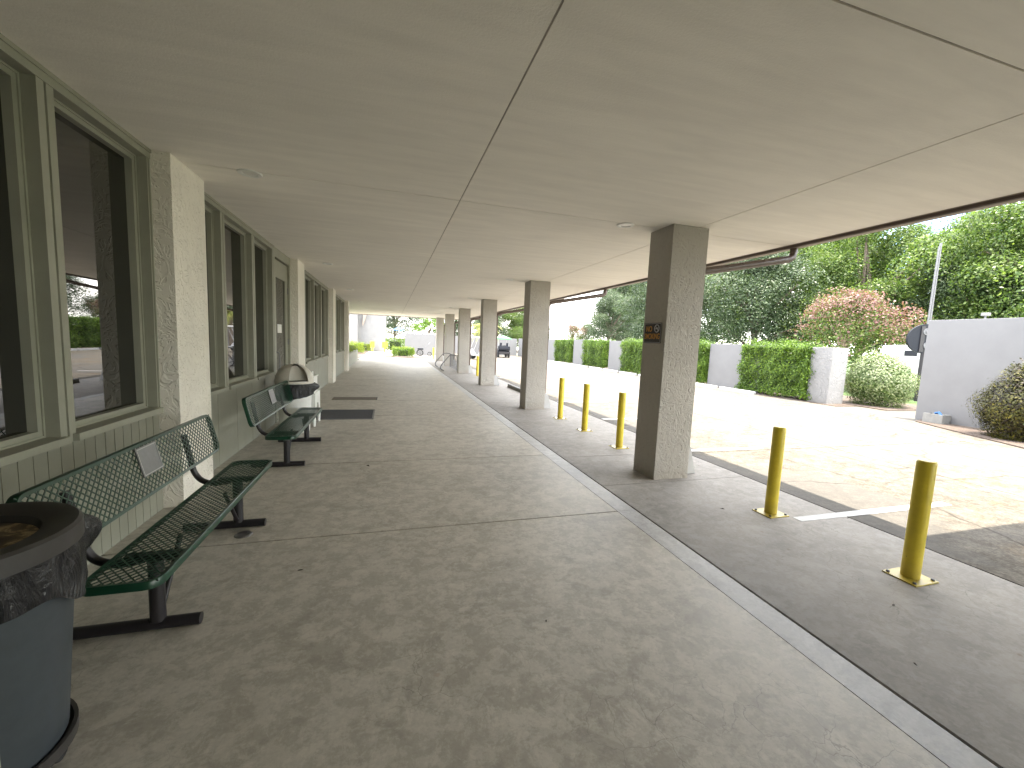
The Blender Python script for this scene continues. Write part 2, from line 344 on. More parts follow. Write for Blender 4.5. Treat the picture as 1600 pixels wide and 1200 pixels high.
# walkway slabs with open joints
b = MB()
ys = [-8, -4.8, -2.7, 0.3, 3.51, 5.57, 8.85, 10.95, 14.2, 16.3, 19.5, 21.6, 24.8, 26.9, 30.1, 33.5, 38, 43, 50, 60]
for a, c in zip(ys, ys[1:]): b.box(-2.0 if a < 30 else -9, 2.205, a + 0.008, c - 0.008, -0.02, 0.0)
struct(b.build('walkway', 'walk'))
b = MB()
for a, c in zip(ys[::2], ys[2::2] + [60]): b.box(2.209, 2.405, a, c - 0.003, -0.02, 0.0015)
struct(b.build('walkway_edge', 'edge', bevel=0.0))
b = MB()
ys2 = [-8, -3.9, -1.0, 4.22, 5.42, 9.4, 10.6, 14.6, 19.8, 25, 30.2, 36, 42, 60]
for a, c in zip(ys2, ys2[1:]): b.box(2.434, 4.538, a + 0.004, c - 0.004, -0.02, -0.003)
struct(b.build('apron', 'strip'))
b = MB(); xs = [4.558, 7.6, 10.7, 13.9]
yl = [-14, -9.5, -4.5, 0.4, 5.38, 10.4, 15.5, 20.6, 25.7, 30.8, 36, 41, 46.2, 60, 80]
for xa, xb in zip(xs, xs[1:]):
    for ya, yb in zip(yl, yl[1:]): b.box(xa + 0.008, xb - 0.008, ya + 0.008, yb - 0.008, -0.03, -0.006)
b.box(13.9, 22, 7.65, 9.75, -0.03, -0.008)
b.box(13.905, 60, 46.5, 80, -0.03, -0.01); b.box(-40, -9.02, 34, 60, -0.03, -0.01); b.box(-30, 4.5, -40, -8.05, -0.03, -0.01); b.box(4.556, 30, -40, -14.05, -0.03, -0.01)
struct(b.build('parking_lot', 'lot'))
struct(MB().box(4.55, 14.0, -14, 80, -0.058, -0.032).build('parking_base', 'dark'))
# painted stall lines
b = MB()
for i, y in enumerate([-2.4, 0.25, 2.99, 5.5, 8.2, 10.8, 17.9, 23.0]):
    b.box(4.6 if i != 2 else 3.93, 6.2, y - 0.05, y + 0.05, -0.006 if i != 2 else -0.003, 0.0)
b.prism([(12.2, 7.9), (12.3, 7.9), (11.55, 5.2), (11.45, 5.2)], 'z', -0.006, -0.002)
b.prism([(10.4, 9.2), (10.5, 9.2), (11.3, 5.4), (11.2, 5.4)], 'z', -0.006, -0.0015)
struct(b.build('parking_lines', 'line'))
# planting beds along the wall line
b = MB(); b.box(13.92, 15.6, 9.8, 37, -0.05, 0.008); b.box(14.9, 18.0, 8.9, 13.0, -0.05, 0.02)
b.prism([(13.9, 7.5), (13.35, 7.3), (12.9, 6.6), (12.4, 5.7), (11.8, 4.6), (11.7, 3.0), (12, -4), (15, -4), (15, 7.5)], 'z', -0.05, 0.02)
struct(b.build('planting_bed', 'mulch'))
struct(MB().box(-9, -2.05, 31.5, 45, -0.05, 0.015).box(-0.4, 3.2, 33.2, 36.5, -0.05, 0.015).build('entrance_bed', 'mulch'))
struct(MB().box(16, 60, 17.5, 19.0, -0.1, -0.03).build('path', 'lot'))

# ================================================================== BUILDING with canopy
ZC = 3.112; WX = -1.95
bd = thing('clubhouse_building', 'long single storey building with sage green window wall and deep stucco canopy on white columns', 'building')
# roof slab and ceiling
MB().box(-9, 5.20, -8.0, 31.2, ZC + 0.02, 3.36).box(5.2, 15.5, -7.9, 2.02, ZC + 0.02, 3.36).build('roof', 'shingle', bd)
b = MB()
jx = [-2.4, 0.694, 3.56, 5.2]; jy = [-8.0, -3.2, -0.64, 1.43, 4.55, 9.737, 14.92, 20.11, 25.3, 31.2]
for xa, xb in zip(jx, jx[1:]):
    for ya, yb in zip(jy, jy[1:]): b.box(xa + 0.006, xb - 0.006, ya + 0.006, yb - 0.006, ZC, ZC + 0.018)
b.box(-9, -2.41, 20.3, 31.2, ZC, ZC + 0.018); b.box(5.21, 15.5, -7.9, 2.0, ZC, ZC + 0.018)
b.build('ceiling', 'ceiling', bd)
b = MB()
for x in jx[1:3]: b.box(x - 0.012, x + 0.012, -8.0, 31.2, ZC + 0.006, ZC + 0.019)
for y in jy[1:-1]: b.box(-2.3, 5.19, y - 0.012, y + 0.012, ZC + 0.008, ZC + 0.0195)
b.build('ceiling_joint', 'joint', bd)
# fascia and gutter
MB().box(5.20, 5.215, 2.03, 31.2, ZC - 0.004, 3.36).box(-9, 5.2, 31.2, 31.24, ZC - 0.04, 3.40).build('fascia', 'tan', bd)
b = MB().prism([(5.217, ZC - 0.035), (5.32, ZC - 0.035), (5.345, ZC - 0.01), (5.36, ZC + 0.09), (5.345, ZC + 0.09), (5.33, ZC + 0.0), (5.30, ZC - 0.02), (5.23, ZC - 0.02), (5.23, ZC + 0.1), (5.217, ZC + 0.1)], 'y', 2.05, 31.2)
b.build('gutter', 'brown', bd)
MB().box(5.235, 5.325, 2.06, 31.1, ZC - 0.0395, ZC - 0.0365).build('gutter_bottom_face', 'tan', bd)
# pilasters
pil = [-0.75, 4.36, 9.5, 14.75, 19.6]
pl = [(-0.8, -0.15), (4.36, 5.03), (9.42, 10.1), (14.85, 15.5), (19.75, 20.4)]
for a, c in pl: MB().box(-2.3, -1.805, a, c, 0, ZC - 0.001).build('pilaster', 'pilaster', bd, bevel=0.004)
# free standing columns, with downspouts
for i in range(6):
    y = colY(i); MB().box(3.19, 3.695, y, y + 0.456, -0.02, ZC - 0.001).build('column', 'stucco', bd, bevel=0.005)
    ds = MB()
    ey = y + 0.2
    if i < 6:
        ds.tube([(5.285, ey, ZC - 0.02), (5.285, ey, ZC - 0.08), (5.27, ey, ZC - 0.15), (5.22, ey + 0.01, ZC - 0.185), (5.14, ey + 0.02, ZC - 0.20), (3.87, y + 0.23, ZC - 0.46), (3.79, y + 0.23, ZC - 0.49), (3.755, y + 0.23, ZC - 0.56), (3.75, y + 0.23, 0.36)], 0.048, 12)
    d = ds.build('downspout', 'brown', bd, smooth=True)
    MB().prism([(3.697, 0.0), (3.93, 0.0), (3.90, 0.10), (3.83, 0.36), (3.697, 0.40)], 'y', y + 0.14, y + 0.34).build('outlet_shoe', 'white', d)
# window wall
def planks(b, y0, y1, z0, z1, wdt, x=-1.965):
    n = max(1, round((y1 - y0) / wdt)); s = (y1 - y0) / n
    b.box(x - 0.05, x - 0.008, y0, y1, z0, z1)
    for i in range(n): b.box(x - 0.0075, x, y0 + i * s + 0.003, y0 + (i + 1) * s - 0.003, z0, z1)
wall = MB()
def window(y0, y1, z0=0.94, z1=3.035):
    f = MB(); t = 0.045; xa, xb = -2.10, -2.03
    f.box(xa, xb, y0, y1, z1 - t, z1); f.box(xa, xb, y0, y1, z0, z0 + t)
    f.box(xa, xb, y0, y0 + t, z0 + t, z1 - t); f.box(xa, xb, y1 - t, y1, z0 + t, z1 - t)
    # thin raised glazing bead
    e = 0.012
    f.box(xb, xb + 0.008, y0, y1, z1 - e, z1); f.box(xb, xb + 0.008, y1 - e, y1, z0 + 0.012, z1 - e); f.box(xb, xb + 0.008, y0, y0 + e, z0 + 0.012, z1 - e); f.box(xb, xb + 0.008, y0, y1, z0, z0 + 0.012)
    fr = f.build('window', 'green', bd)
    MB().box(-2.085, -2.08, y0 + t, y1 - t, z0 + t, z1 - t).build('pane', 'glass', fr)
    MB().box(-2.03, -1.915, y0 - 0.03, y1 + 0.02, z0 - 0.05, z0 - 0.001).build('sill', 'green', fr, bevel=0.004)
def mullion(ya, yb, z0=0.885, z1=3.035):
    m = (ya + yb) / 2
    wall.box(-2.12, WX - 0.012, ya, yb, z0, z1); wall.box(WX - 0.012, WX, ya, m - 0.009, z0, z1); wall.box(WX - 0.012, WX, m + 0.009, yb, z0, z1)
def bay(y0, y1, wins, pw):
    wall.box(-2.2, WX + 0.004, y0, y1, 3.036, 3.085); wall.box(-2.2, WX + 0.014, y0, y1, 3.085, ZC - 0.001)
    planks(wall, y0, y1, 0.0, 0.888, pw)
    wall.box(-2.2, -2.12, y0, y1, 0.888, 3.036)
    last = y0
    for a, c in wins:
        if a - last > 0.015: mullion(last, a)
        window(a, c); last = c
    if y1 - last > 0.01: mullion(last, y1)
bay(-0.15, 4.36, [(-0.08, 0.97), (1.09, 2.06), (2.18, 3.19), (3.32, 4.31)], 0.104)
bay(5.03, 8.22, [(5.06, 5.86), (5.99, 7.02), (7.15, 8.10)], 0.6)
bay(10.95, 14.85, [(11.02, 12.15), (12.27, 13.35), (13.47, 14.7)], 0.65)
bay(15.5, 19.75, [(15.62, 16.95), (17.05, 18.35), (18.45, 19.65)], 0.65)
wall.box(-2.2, -2.0, -8.0, -0.8, 0, ZC - 0.001)
wall.box(-9, -2.21, 19.9, 20.3, 0, ZC - 0.001); wall.box(-2.0, 5.0, -6.2, -6.0, 0, ZC - 0.001); wall.box(-2.24, -2.202, -8.0, 20.3, 0, ZC - 0.002)  # cross wall behind the camera is unseen, added to block light from there
for a, c in ((8.22, 9.42), (10.1, 10.95)): wall.box(-2.2, WX, a, c, 2.95, ZC - 0.001); wall.box(-2.2, -2.12, a, c, 0, 2.95)
wall.box(-2.12, WX, 8.22, 8.29, 0, 2.95); wall.box(-2.12, WX, 9.35, 9.42, 0, 2.95)
wall.box(-2.12, WX, 10.1, 10.16, 0, 2.95); wall.box(-2.12, WX, 10.89, 10.95, 0, 2.95)
wall.build('wall', 'green', bd)
def door(y0, y1):
    d = MB(); xa, xb = -2.03, -1.985; t = 0.17
    d.box(xa, xb, y0, y1, 0.02, 0.34); d.box(xa, xb, y0, y1, 2.62, 2.93); d.box(xa, xb, y0, y0 + t, 0.34, 2.62); d.box(xa, xb, y1 - t, y1, 0.34, 2.62)
    o = d.build('door', 'green', bd, bevel=0.003)
    MB().box(-2.012, -2.006, y0 + t, y1 - t, 0.34, 2.62).build('pane', 'glass', o)
    MB().tube([(-1.985, y0 + 0.09, 0.9), (-1.93, y0 + 0.09, 0.92), (-1.92, y0 + 0.09, 0.98), (-1.92, y0 + 0.09, 1.20), (-1.93, y0 + 0.09, 1.26), (-1.985, y0 + 0.09, 1.28)], 0.012, 8).build('handle', 'steel', o, smooth=True)
    for z in (0.45, 1.45, 2.45): MB().tube([(-1.976, y1 + 0.005, z - 0.06), (-1.976, y1 + 0.005, z + 0.06)], 0.012, 8).build('hinge', 'steel', o)
    s = MB(); s.box(-2.004, -2.0, y0 + t + 0.15, y0 + t + 0.45, 1.62, 1.78); s.build('notice_sticker', 'offwhite', o)
door(8.30, 9.34); door(10.17, 10.88)
# low panelled planter wall past the end of the building
pln = thing('planter_wall', 'low sage green panelled planter wall beyond the last building pilaster', 'planter', (-2.2, 24, 0))
b = MB(); planks(b, -3.55, 4.6, 0, 0.62, 0.62, 0.2); b.box(-0.6, 0.13, -3.55, 4.6, 0, 0.5); b.box(-0.62, 0.215, -3.55, 4.6, 0.62, 0.65)
b.build('panel', 'green', pln)

# recessed ceiling lights
def clight():
    t = thing('ceiling_light', 'x', 'ceiling light', group='round recessed lights in the canopy ceiling')
    MB().lathe([(0.062, 0.0), (0.066, -0.010), (0.085, -0.014), (0.100, -0.010), (0.105, 0.0)], n=32).build('trim_ring', 'offwhite', t, smooth=True)
    MB().lathe([(0.0, -0.004), (0.03, -0.0045), (0.062, -0.003)], n=24).build('lens', 'glow', t, smooth=True)
    return t
cl0 = clight(); first = True
Ls = [(-1.28, 'over the gap between the nearest pilaster and the benches', 'window'), (2.72, '', 'column')]
names_l = ['nearest', 'second', 'third', 'fourth', 'fifth']
for side, X in (('window wall', -1.28), ('column row', 2.72)):
    for i in range(5):
        y = 4.6 + i * 5.07
        lab = f'{names_l[i]} round recessed ceiling light from the camera on the {side} side'
        if first: o = cl0; first = False; o.location = (X, y, ZC); o['label'] = lab
        else: o = dup(cl0, (X, y, ZC), 0, lab)

# ================================================================== NO SMOKING sign
def text(body, size, mat, parent, loc, name, rot, sx=1.0, ext=0.0012):
    cu = bpy.data.curves.new('lettering', 'FONT'); cu.body = body; cu.size = size; cu.extrude = ext; cu.align_x = 'CENTER'; cu.align_y = 'CENTER'; cu.offset = size * 0.008
    t = bpy.data.objects.new('lettering_source', cu); C.objects.link(t)
    dg = bpy.context.evaluated_depsgraph_get(); me = bpy.data.meshes.new_from_object(t.evaluated_get(dg)); bpy.data.objects.remove(t)
    me.materials.clear(); me.materials.append(M[mat])
    o = bpy.data.objects.new(name, me); C.objects.link(o); o.parent = parent; o.location = loc; o.rotation_euler = rot; o.scale = (sx, 1, 1)
    return o
sg = thing('no_smoking_sign', 'black no smoking sign with orange lettering on the nearest column', 'sign', (3.186, 4.555, 1.83))
RX = (R_(90), 0, R_(-90))   # faces -X, reads left to right for a viewer on the walkway
MB().box(-0.004, 0.0, -0.178, 0.178, -0.127, 0.127).build('plate', 'signblack', sg, bevel=0.001)
b = MB(); t = 0.004
b.box(-0.0055, -0.004, -0.170, 0.170, 0.115, 0.115 + t); b.box(-0.0055, -0.004, -0.170, 0.170, -0.119, -0.115)
b.box(-0.0055, -0.004, -0.170, -0.166, -0.115, 0.115); b.box(-0.0055, -0.004, 0.166, 0.170, -0.115, 0.115)
b.build('border', 'signgrey', sg)
text('NO', 0.098, 'gold', sg, (-0.005, 0.072, 0.048), 'lettering', RX, 0.8)
text('SMOKING', 0.098, 'gold', sg, (-0.005, 0.002, -0.045), 'lettering', RX, 0.72)
text('THANK YOU FOR NOT SMOKING', 0.0125, 'signgrey', sg, (-0.005, 0.02, -0.103), 'small_print', RX, 1.0) if False else None
b = MB(); cy_, cz_ = -0.088, 0.056; rr = 0.045
b.tube([(-0.0055, cy_ + rr * math.cos(a), cz_ + rr * math.sin(a)) for a in [i * 2 * math.pi / 32 for i in range(32)]], 0.0055, 6, closed=True)
b.obox((-0.0058, cy_, cz_), (0.001, 0, 0), (0, -0.032, -0.032), (0, 0.003, -0.003))
b.obox((-0.005, cy_ + 0.004, cz_), (0.0008, 0, 0), (0, -0.026, 0.006), (0, 0.0015, 0.005))
b.build('prohibition_symbol', 'signgrey', sg)

# ================================================================== bollards
def bollard():
    t = thing('bollard', 'x', 'bollard', group='yellow steel bollards along the apron')
    MB().lathe([(0.0, 0.905), (0.048, 0.908), (0.056, 0.900), (0.057, 0.890), (0.057, 0.012)], n=28).build('post', 'yellow', t, smooth=True)
    MB().box(-0.125, 0.125, -0.11, 0.11, 0.0, 0.010).build('base_plate', 'yellow', t, bevel=0.002)
    for sx in (-1, 1):
        for sy in (-1, 1): MB().lathe([(0, 0.024), (0.010, 0.023), (0.013, 0.011)], (sx * 0.1, sy * 0.085, 0), 8).build('anchor_bolt', 'black', t)
    return t
b0 = bollard()
Bs = [(3.81, 1.98, 'nearest yellow bollard, at the right edge by the shadow line'), (3.79, 3.17, 'second yellow bollard, standing at the end of the white painted line'),
      (3.62, 5.85, 'first yellow bollard past the column with the sign, closest to it'), (3.62, 7.12, 'middle yellow bollard of the three between the two nearest columns'), (3.63, 8.34, 'yellow bollard closest to the second column'),
      (3.86, 18.6, 'small yellow bollard seen between the third and fourth columns'), (3.22, 32.5, 'distant yellow bollard left of the far columns by the bike rack')]
for i, (x, y, lab) in enumerate(Bs):
    if i == 0: b0.location = (x, y, -0.003); b0['label'] = lab
    else: dup(b0, (x, y, -0.003 if y < 30 else 0), 0, lab)
def signpost(x, y, lab, wd):
    t = thing('sign_post', lab, 'sign post', (x, y, 0), group='yellow sign posts at the far entrance')
    MB().tube([(0, 0, 0), (0, 0, 0.9)], 0.06, 14).build('post', 'yellow', t, smooth=True)
    MB().box(-wd, wd, -0.03, 0.03, 0.45, 1.05).build('board', 'yellow', t, bevel=0.01)
signpost(-1.68, 43.5, 'left of the two yellow posts with boards before the far white wall', 0.2)
signpost(-0.52, 43.5, 'right of the two yellow posts with boards, nearer the far wall corner', 0.26)

# ================================================================== benches
def mesh_panel(b, L, Wd, P0, U, V, N, cell=0.046, row=0.0205, t=0.0032, h=0.0016, margin=0.03):
    """expanded metal: zigzag strands; U along length, V across, N normal"""
    nx = int(L / (cell / 2)); nr = int(Wd / row); dx = L / nx; dv = Wd / nr
    U, V, N, P0 = Vector(U), Vector(V), Vector(N), Vector(P0)
    for k_ in range(nr):
        for i in range(nx):
            z0 = (i + k_) % 2; v0 = (k_ + (0.0 if z0 else 1.0)) * dv; v1 = (k_ + (1.0 if z0 else 0.0)) * dv
            a = P0 + U * (i * dx) + V * v0; c = P0 + U * ((i + 1) * dx) + V * v1
            d = (c - a).normalized(); s = N.cross(d) * t
            b.add([a - s + N * h, a + s + N * h, c + s + N * h, c - s + N * h, a - s - N * h, a + s - N * h, c + s - N * h, c - s - N * h], [(0, 1, 2, 3), (7, 6, 5, 4), (1, 5, 6, 2), (4, 0, 3, 7)])
def rim(b, L, Wd, P0, U, V, N, r=0.07, drop=0.038, lip=0.022):
    """rounded-corner flange running round a panel"""
    U, V, N, P0 = Vector(U), Vector(V), Vector(N), Vector(P0)
    out = []; cs = [(L - r, Wd - r, 0), (r, Wd - r, 90), (r, r, 180), (L - r, r, 270)]
    for cx, cy, a0 in cs:
        for k_ in range(7):
            a = R_(a0 + 15 * k_); out.append((cx, cy, math.cos(a), math.sin(a)))
    prof = [(-lip, 0.0), (-0.004, 0.002), (0.0, -0.004), (0.0, -drop), (-0.004, -drop), (-0.006, -0.006), (-lip, -0.004)]
    vs = []; n = len(out); m = len(prof)
    for cx, cy, ca, sa in out:
        for (o, z) in prof: vs.append(P0 + U * (cx + (r + o) * ca) + V * (cy + (r + o) * sa) + N * z)
    fs = [(i * m + j, ((i + 1) % n) * m + j, ((i + 1) % n) * m + (j + 1) % m, i * m + (j + 1) % m) for i in range(n) for j in range(m)]
    b.add(vs, fs)
def arc(pts, k_=6):
    out = []
    P = [Vector(p) for p in pts]
    for i in range(len(P) - 1):
        a = P[max(i - 1, 0)]; p = P[i]; q = P[i + 1]; z = P[min(i + 2, len(P) - 1)]
        for j in range(k_):
            t = j / k_; out.append(0.5 * ((2 * p) + (q - a) * t + (2 * a - 5 * p + 4 * q - z) * t * t + (3 * p - a - 3 * q + z) * t ** 3))
    out.append(P[-1]); return out
BL = 2.03
def bench():
    t = thing('park_bench', 'x', 'bench', group='green expanded metal benches by the window wall')
    # local frame: x towards the walkway, y along the bench, origin below the post line
    y0 = -BL / 2
    s = MB(); mesh_panel(s, BL - 0.03, 0.33 - 0.02, (-0.155, y0 + 0.015, 0.448), (0, 1, 0), (1, 0, 0), (0, 0, 1))
    s.build('seat', 'bench', t)
    s = MB(); rim(s, BL, 0.33, (-0.165, y0, 0.45), (0, 1, 0), (1, 0, 0), (0, 0, 1)); s.build('seat_rim', 'bench', t, smooth=True)
    V = Vector((-0.085, 0, 0.345)).normalized(); N = Vector((V.z, 0, -V.x)); P0 = Vector((-0.262, y0, 0.56)); Wd = 0.345
    s = MB(); mesh_panel(s, BL - 0.03, Wd - 0.02, P0 + Vector((0, 0.015, 0)) + V * 0.01 - N * 0.002, (0, 1, 0), V, N); s.build('backrest', 'bench', t)
    s = MB(); rim(s, BL, Wd, P0, (0, 1, 0), V, N); s.build('backrest_rim', 'bench', t, smooth=True)
    for sy in (-0.68, 0.575):
        s = MB()
        s.tube([(-0.385, sy, 0.031), (0.20, sy, 0.031)], 0.031, 16)
        s.tube([(0.0, sy, 0.05), (0.0, sy, 0.40)], 0.036, 16)
        s.build('leg', 'black', t, smooth=True)
        MB().box(-0.13, 0.13, sy - 0.022, sy + 0.022, 0.398, 0.435).build('seat_bracket', 'black', t)
        d = 0.28 if sy < 0 else -0.28
        MB().tube([(0.0, sy + (0.04 if sy < 0 else -0.04), 0.085), (0.0, sy + d, 0.40)], 0.014, 10).build('brace', 'black', t, smooth=True)
        MB().tube(arc([(-0.05, sy, 0.405), (-0.16, sy, 0.39), (-0.25, sy, 0.42), (-0.30, sy, 0.49), (-0.32, sy, 0.58), (-0.345, sy, 0.70), (-0.365, sy, 0.80)]), 0.021, 12).build('back_support', 'black', t, smooth=True)
    # plaque on the backrest
    c = P0 + Vector((0, BL / 2 - 0.04, 0)) + V * 0.225 + N * 0.010
    pq = MB().obox(c, tuple(N * 0.003), (0, 0.118, 0), tuple(V * 0.095)).build('plaque', 'steel', t, bevel=0.001)
    s = MB(); c2 = c + N * 0.0045
    for sg_ in (-1, 1):
        s.obox(c2 + V * 0.085 * sg_, tuple(N * 0.001), (0, 0.108, 0), tuple(V * 0.003)); s.obox(c2 + Vector((0, 0.108 * sg_, 0)), tuple(N * 0.0011), (0, 0.003, 0), tuple(V * 0.086))
    s.build('plaque_border', 'white', pq)
    return t
bn = bench(); bn.location = (-1.20, 3.24, 0.0); bn['label'] = 'nearest green mesh bench with a steel plaque, beside the grey trash can'
bn2 = dup(bn, (-1.20, 6.20, 0.0), 0, 'farther green mesh bench, in front of the beige lidded trash can')
# bright tape band round the near leg of the farther bench
MB().tube([(0, -0.68, 0.335), (0, -0.68, 0.385)], 0.038, 16).build('tape_band', 'concretebox', bn2, smooth=True)

# ================================================================== near trash can
rc = random.Random(3)
def liner(b, R, z0, fall, n=72, folds=9, seed=1, bulge=None, rows=9):
    g = random.Random(seed); ph = [g.uniform(0, 6.28) for _ in range(6)]; am = [g.uniform(0.3, 1) for _ in range(6)]
    vs = []; fs = []
    for i in range(rows + 1):
        t = i / rows
        for j in range(n):
            a = 2 * math.pi * j / n
            w_ = sum(am[q] * math.sin(a * (folds * (0.4 + 0.35 * q)) // 1 * 0 + a * round(folds * (0.4 + 0.35 * q)) + ph[q] + t * 2.2 * (q % 3 - 1)) for q in range(6)) / 4
            L = fall(a); r = R + 0.004 + 0.012 * t + 0.016 * w_ * min(1, t * 2.0) + (bulge(a) * math.sin(min(1, t * 1.15) * math.pi) if bulge else 0)
            vs.append((r * math.cos(a), r * math.sin(a), z0 - L * t + 0.012 * w_ * t))
    for i in range(rows):
        for j in range(n): fs.append((i * n + j, i * n + (j + 1) % n, (i + 1) * n + (j + 1) % n, (i + 1) * n + j))
    b.add(vs, fs)
tcn = thing('trash_can', 'grey blue round trash can with black liner and black rimmed lid, on a wheeled dolly', 'trash can', (-1.385, 1.745, 0))
MB().lathe([(0.0, 0.115), (0.235, 0.115), (0.243, 0.13), (0.295, 0.86), (0.285, 0.86)], n=48).build('body', 'can', tcn, smooth=True)
b = MB()
def fall1(a): return 0.20 + 0.05 * math.sin(a * 2 + 0.5) + 0.02 * math.sin(a * 7)
def bul1(a):
    d = abs((a - R_(62) + math.pi) % (2 * math.pi) - math.pi); return 0.12 * math.exp(-(d / 0.24) ** 2)
liner(b, 0.298, 0.905, fall1, seed=5, bulge=bul1, rows=12, n=120); b.build('liner', 'bag', tcn, smooth=True)
MB().lathe([(0.20, 0.885), (0.212, 0.918), (0.27, 0.935), (0.305, 0.935), (0.315, 0.925), (0.317, 0.865), (0.308, 0.862)], n=56).build('lid_ring', 'lid', tcn, smooth=True)
k = NT('lid_tray_dirt'); nn1 = k.noise(7, 7, 0.7, 0.6); k.col(k.ramp(nn1, [(0.38, (0.05, 0.036, 0.02)), (0.50, (0.11, 0.075, 0.04)), (0.57, (0.38, 0.30, 0.17)), (0.66, (0.09, 0.06, 0.032))])).rough(0.6); k.bump(nn1, 0.4, 0.01); M['tray'] = k.m
MB().lathe([(0.0, 0.895), (0.205, 0.892)], n=40).build('lid_tray', 'tray', tcn, smooth=True)
b = MB().lathe([(0.0, 0.085), (0.255, 0.085), (0.268, 0.095), (0.268, 0.135), (0.255, 0.135), (0.25, 0.112), (0.0, 0.112)], n=44); b.build('dolly', 'lid', tcn, smooth=True)
for a in (20, 92, 164, 236, 308):
    x, y = 0.21 * math.cos(R_(a)), 0.21 * math.sin(R_(a))
    MB().tube([(x - 0.014, y, 0.036), (x + 0.014, y, 0.036)], 0.036, 16).box(x - 0.02, x + 0.02, y - 0.012, y + 0.012, 0.06, 0.086).build('caster', 'rubber', tcn)
# green panel edge in the corner of the frame
gp = thing('side_panel', 'light sage green upright panel beside the grey trash can, cut off by the photo corner', 'panel', (-1.5, 1.35, 0))
MB().box(-0.45, 0.475, -0.03, 0.03, 0.0, 1.05).build('board', 'green', gp, bevel=0.004)
MB().box(-0.45, 0.482, -0.036, 0.036, 1.051, 1.075).build('top_cap', 'green', gp, bevel=0.004)

# ================================================================== far trash can with hood lid
tc2 = thing('trash_can', 'beige domed lid trash can with black liner behind the farther bench', 'trash can', (-1.50, 7.48, 0))
MB().lathe([(0.0, 0.01), (0.215, 0.01), (0.225, 0.03), (0.262, 0.80), (0.25, 0.80)], n=40).build('body', 'offwhite', tc2, smooth=True)
b = MB()
def bul2(a):
    d = abs((a - R_(20) + math.pi) % (2 * math.pi) - math.pi); return 0.11 * math.exp(-(d / 0.35) ** 2)
liner(b, 0.268, 0.835, lambda a: 0.24 + 0.05 * math.cos(a + 2.6), seed=11, bulge=bul2, rows=10, n=96); b.build('liner', 'bag', tc2, smooth=True)
b = MB()
n = 40; nr = 10; vs = []; fs = []
RL = 0.285
# base ring and open dome: back half hood with a front opening
b.lathe([(0.262, 0.82), (RL, 0.82), (RL + 0.005, 0.835), (RL, 0.865), (0.262, 0.865), (0.262, 0.82)], n=44)
hood = []
for i in range(nr + 1):
    ph = math.pi / 2 * i / nr
    for j in range(n + 1):
        a = R_(-150) + R_(300) * j / n + R_(115)
        hood.append((RL * math.cos(ph) * math.cos(a), RL * math.cos(ph) * math.sin(a), 0.866 + 0.27 * math.sin(ph)))
fs = [(i * (n + 1) + j, i * (n + 1) + j + 1, (i + 1) * (n + 1) + j + 1, (i + 1) * (n + 1) + j) for i in range(nr) for j in range(n)]
b.add([(x, y, z) for x, y, z in hood], fs)
b.add([(x * 0.96, y * 0.96, 0.866 + (z - 0.866) * 0.96) for x, y, z in hood], fs)
lid = b.build('lid', 'beige', tc2, smooth=True)
# sloping flap in the hood opening
dn = Vector((math.cos(R_(-65)), math.sin(R_(-65)), 0)); tn = Vector((-dn.y, dn.x, 0)); fp = []
for off in (0.0, 0.006):
    for i in range(13):
        a = math.pi * i / 12; zz_ = 0.235 * math.sin(a); fp.append(Vector((0, 0, 0.867)) + dn * (0.10 - 0.35 * zz_ + off) + tn * (0.255 * math.cos(a)) + Vector((0, 0, zz_)))
MB().add(fp, [tuple(range(13)), tuple(reversed(range(13, 26)))] + [(i, (i + 1) % 13, 13 + (i + 1) % 13, 13 + i) for i in range(13)]).build('flap', 'beige', lid)

# ================================================================== white plastic utility cart
uc = thing('utility_cart', 'white plastic cart with arched cut outs and legs beside the beige lidded trash can', 'cart', (-1.42, 8.12, 0))
def arch_panel(b, x, t, y0, y1, z0, z1, ay0, ay1, az):
    pts = [(y0, z0), (ay0, z0), (ay0, az - (ay1 - ay0) / 2)]
    for i in range(1, 9): a = math.pi - math.pi * i / 9; pts.append(((ay0 + ay1) / 2 + (ay1 - ay0) / 2 * math.cos(a), az - (ay1 - ay0) / 2 + (ay1 - ay0) / 2 * math.sin(a)))
    pts += [(ay1, az - (ay1 - ay0) / 2), (ay1, z0), (y1, z0), (y1, z1), (y0, z1)]
    b.prism(pts, 'x', x, x + t)
b = MB(); arch_panel(b, 0.14, 0.03, -0.27, 0.27, 0.17, 0.56, -0.14, 0.14, 0.40); arch_panel(b, -0.22, 0.03, -0.27, 0.27, 0.17, 0.56, -0.14, 0.14, 0.40)
b.box(-0.19, 0.14, -0.27, -0.24, 0.17, 0.56); b.box(-0.19, 0.14, 0.24, 0.27, 0.17, 0.56); b.box(-0.22, 0.17, -0.275, 0.275, 0.561, 0.59); b.build('lower_box', 'offwhite', uc, bevel=0.003)
MB().box(-0.19, 0.13, -0.23, 0.23, 0.591, 0.86).box(-0.205, 0.145, -0.245, 0.245, 0.861, 0.885).build('upper_box', 'offwhite', uc, bevel=0.004)
for x in (-0.2, 0.15):
    for y in (-0.25, 0.25): MB().tube([(x, y, 0), (x, y, 0.17)], [0.022, 0.03], 12).build('leg', 'offwhite', uc, smooth=True)
MB().tube(arc([(0.11, -0.20, 0.885), (0.11, -0.19, 0.95), (0.11, -0.13, 0.96), (0.11, -0.12, 0.885)]), 0.013, 10).build('handle', 'offwhite', uc, smooth=True)

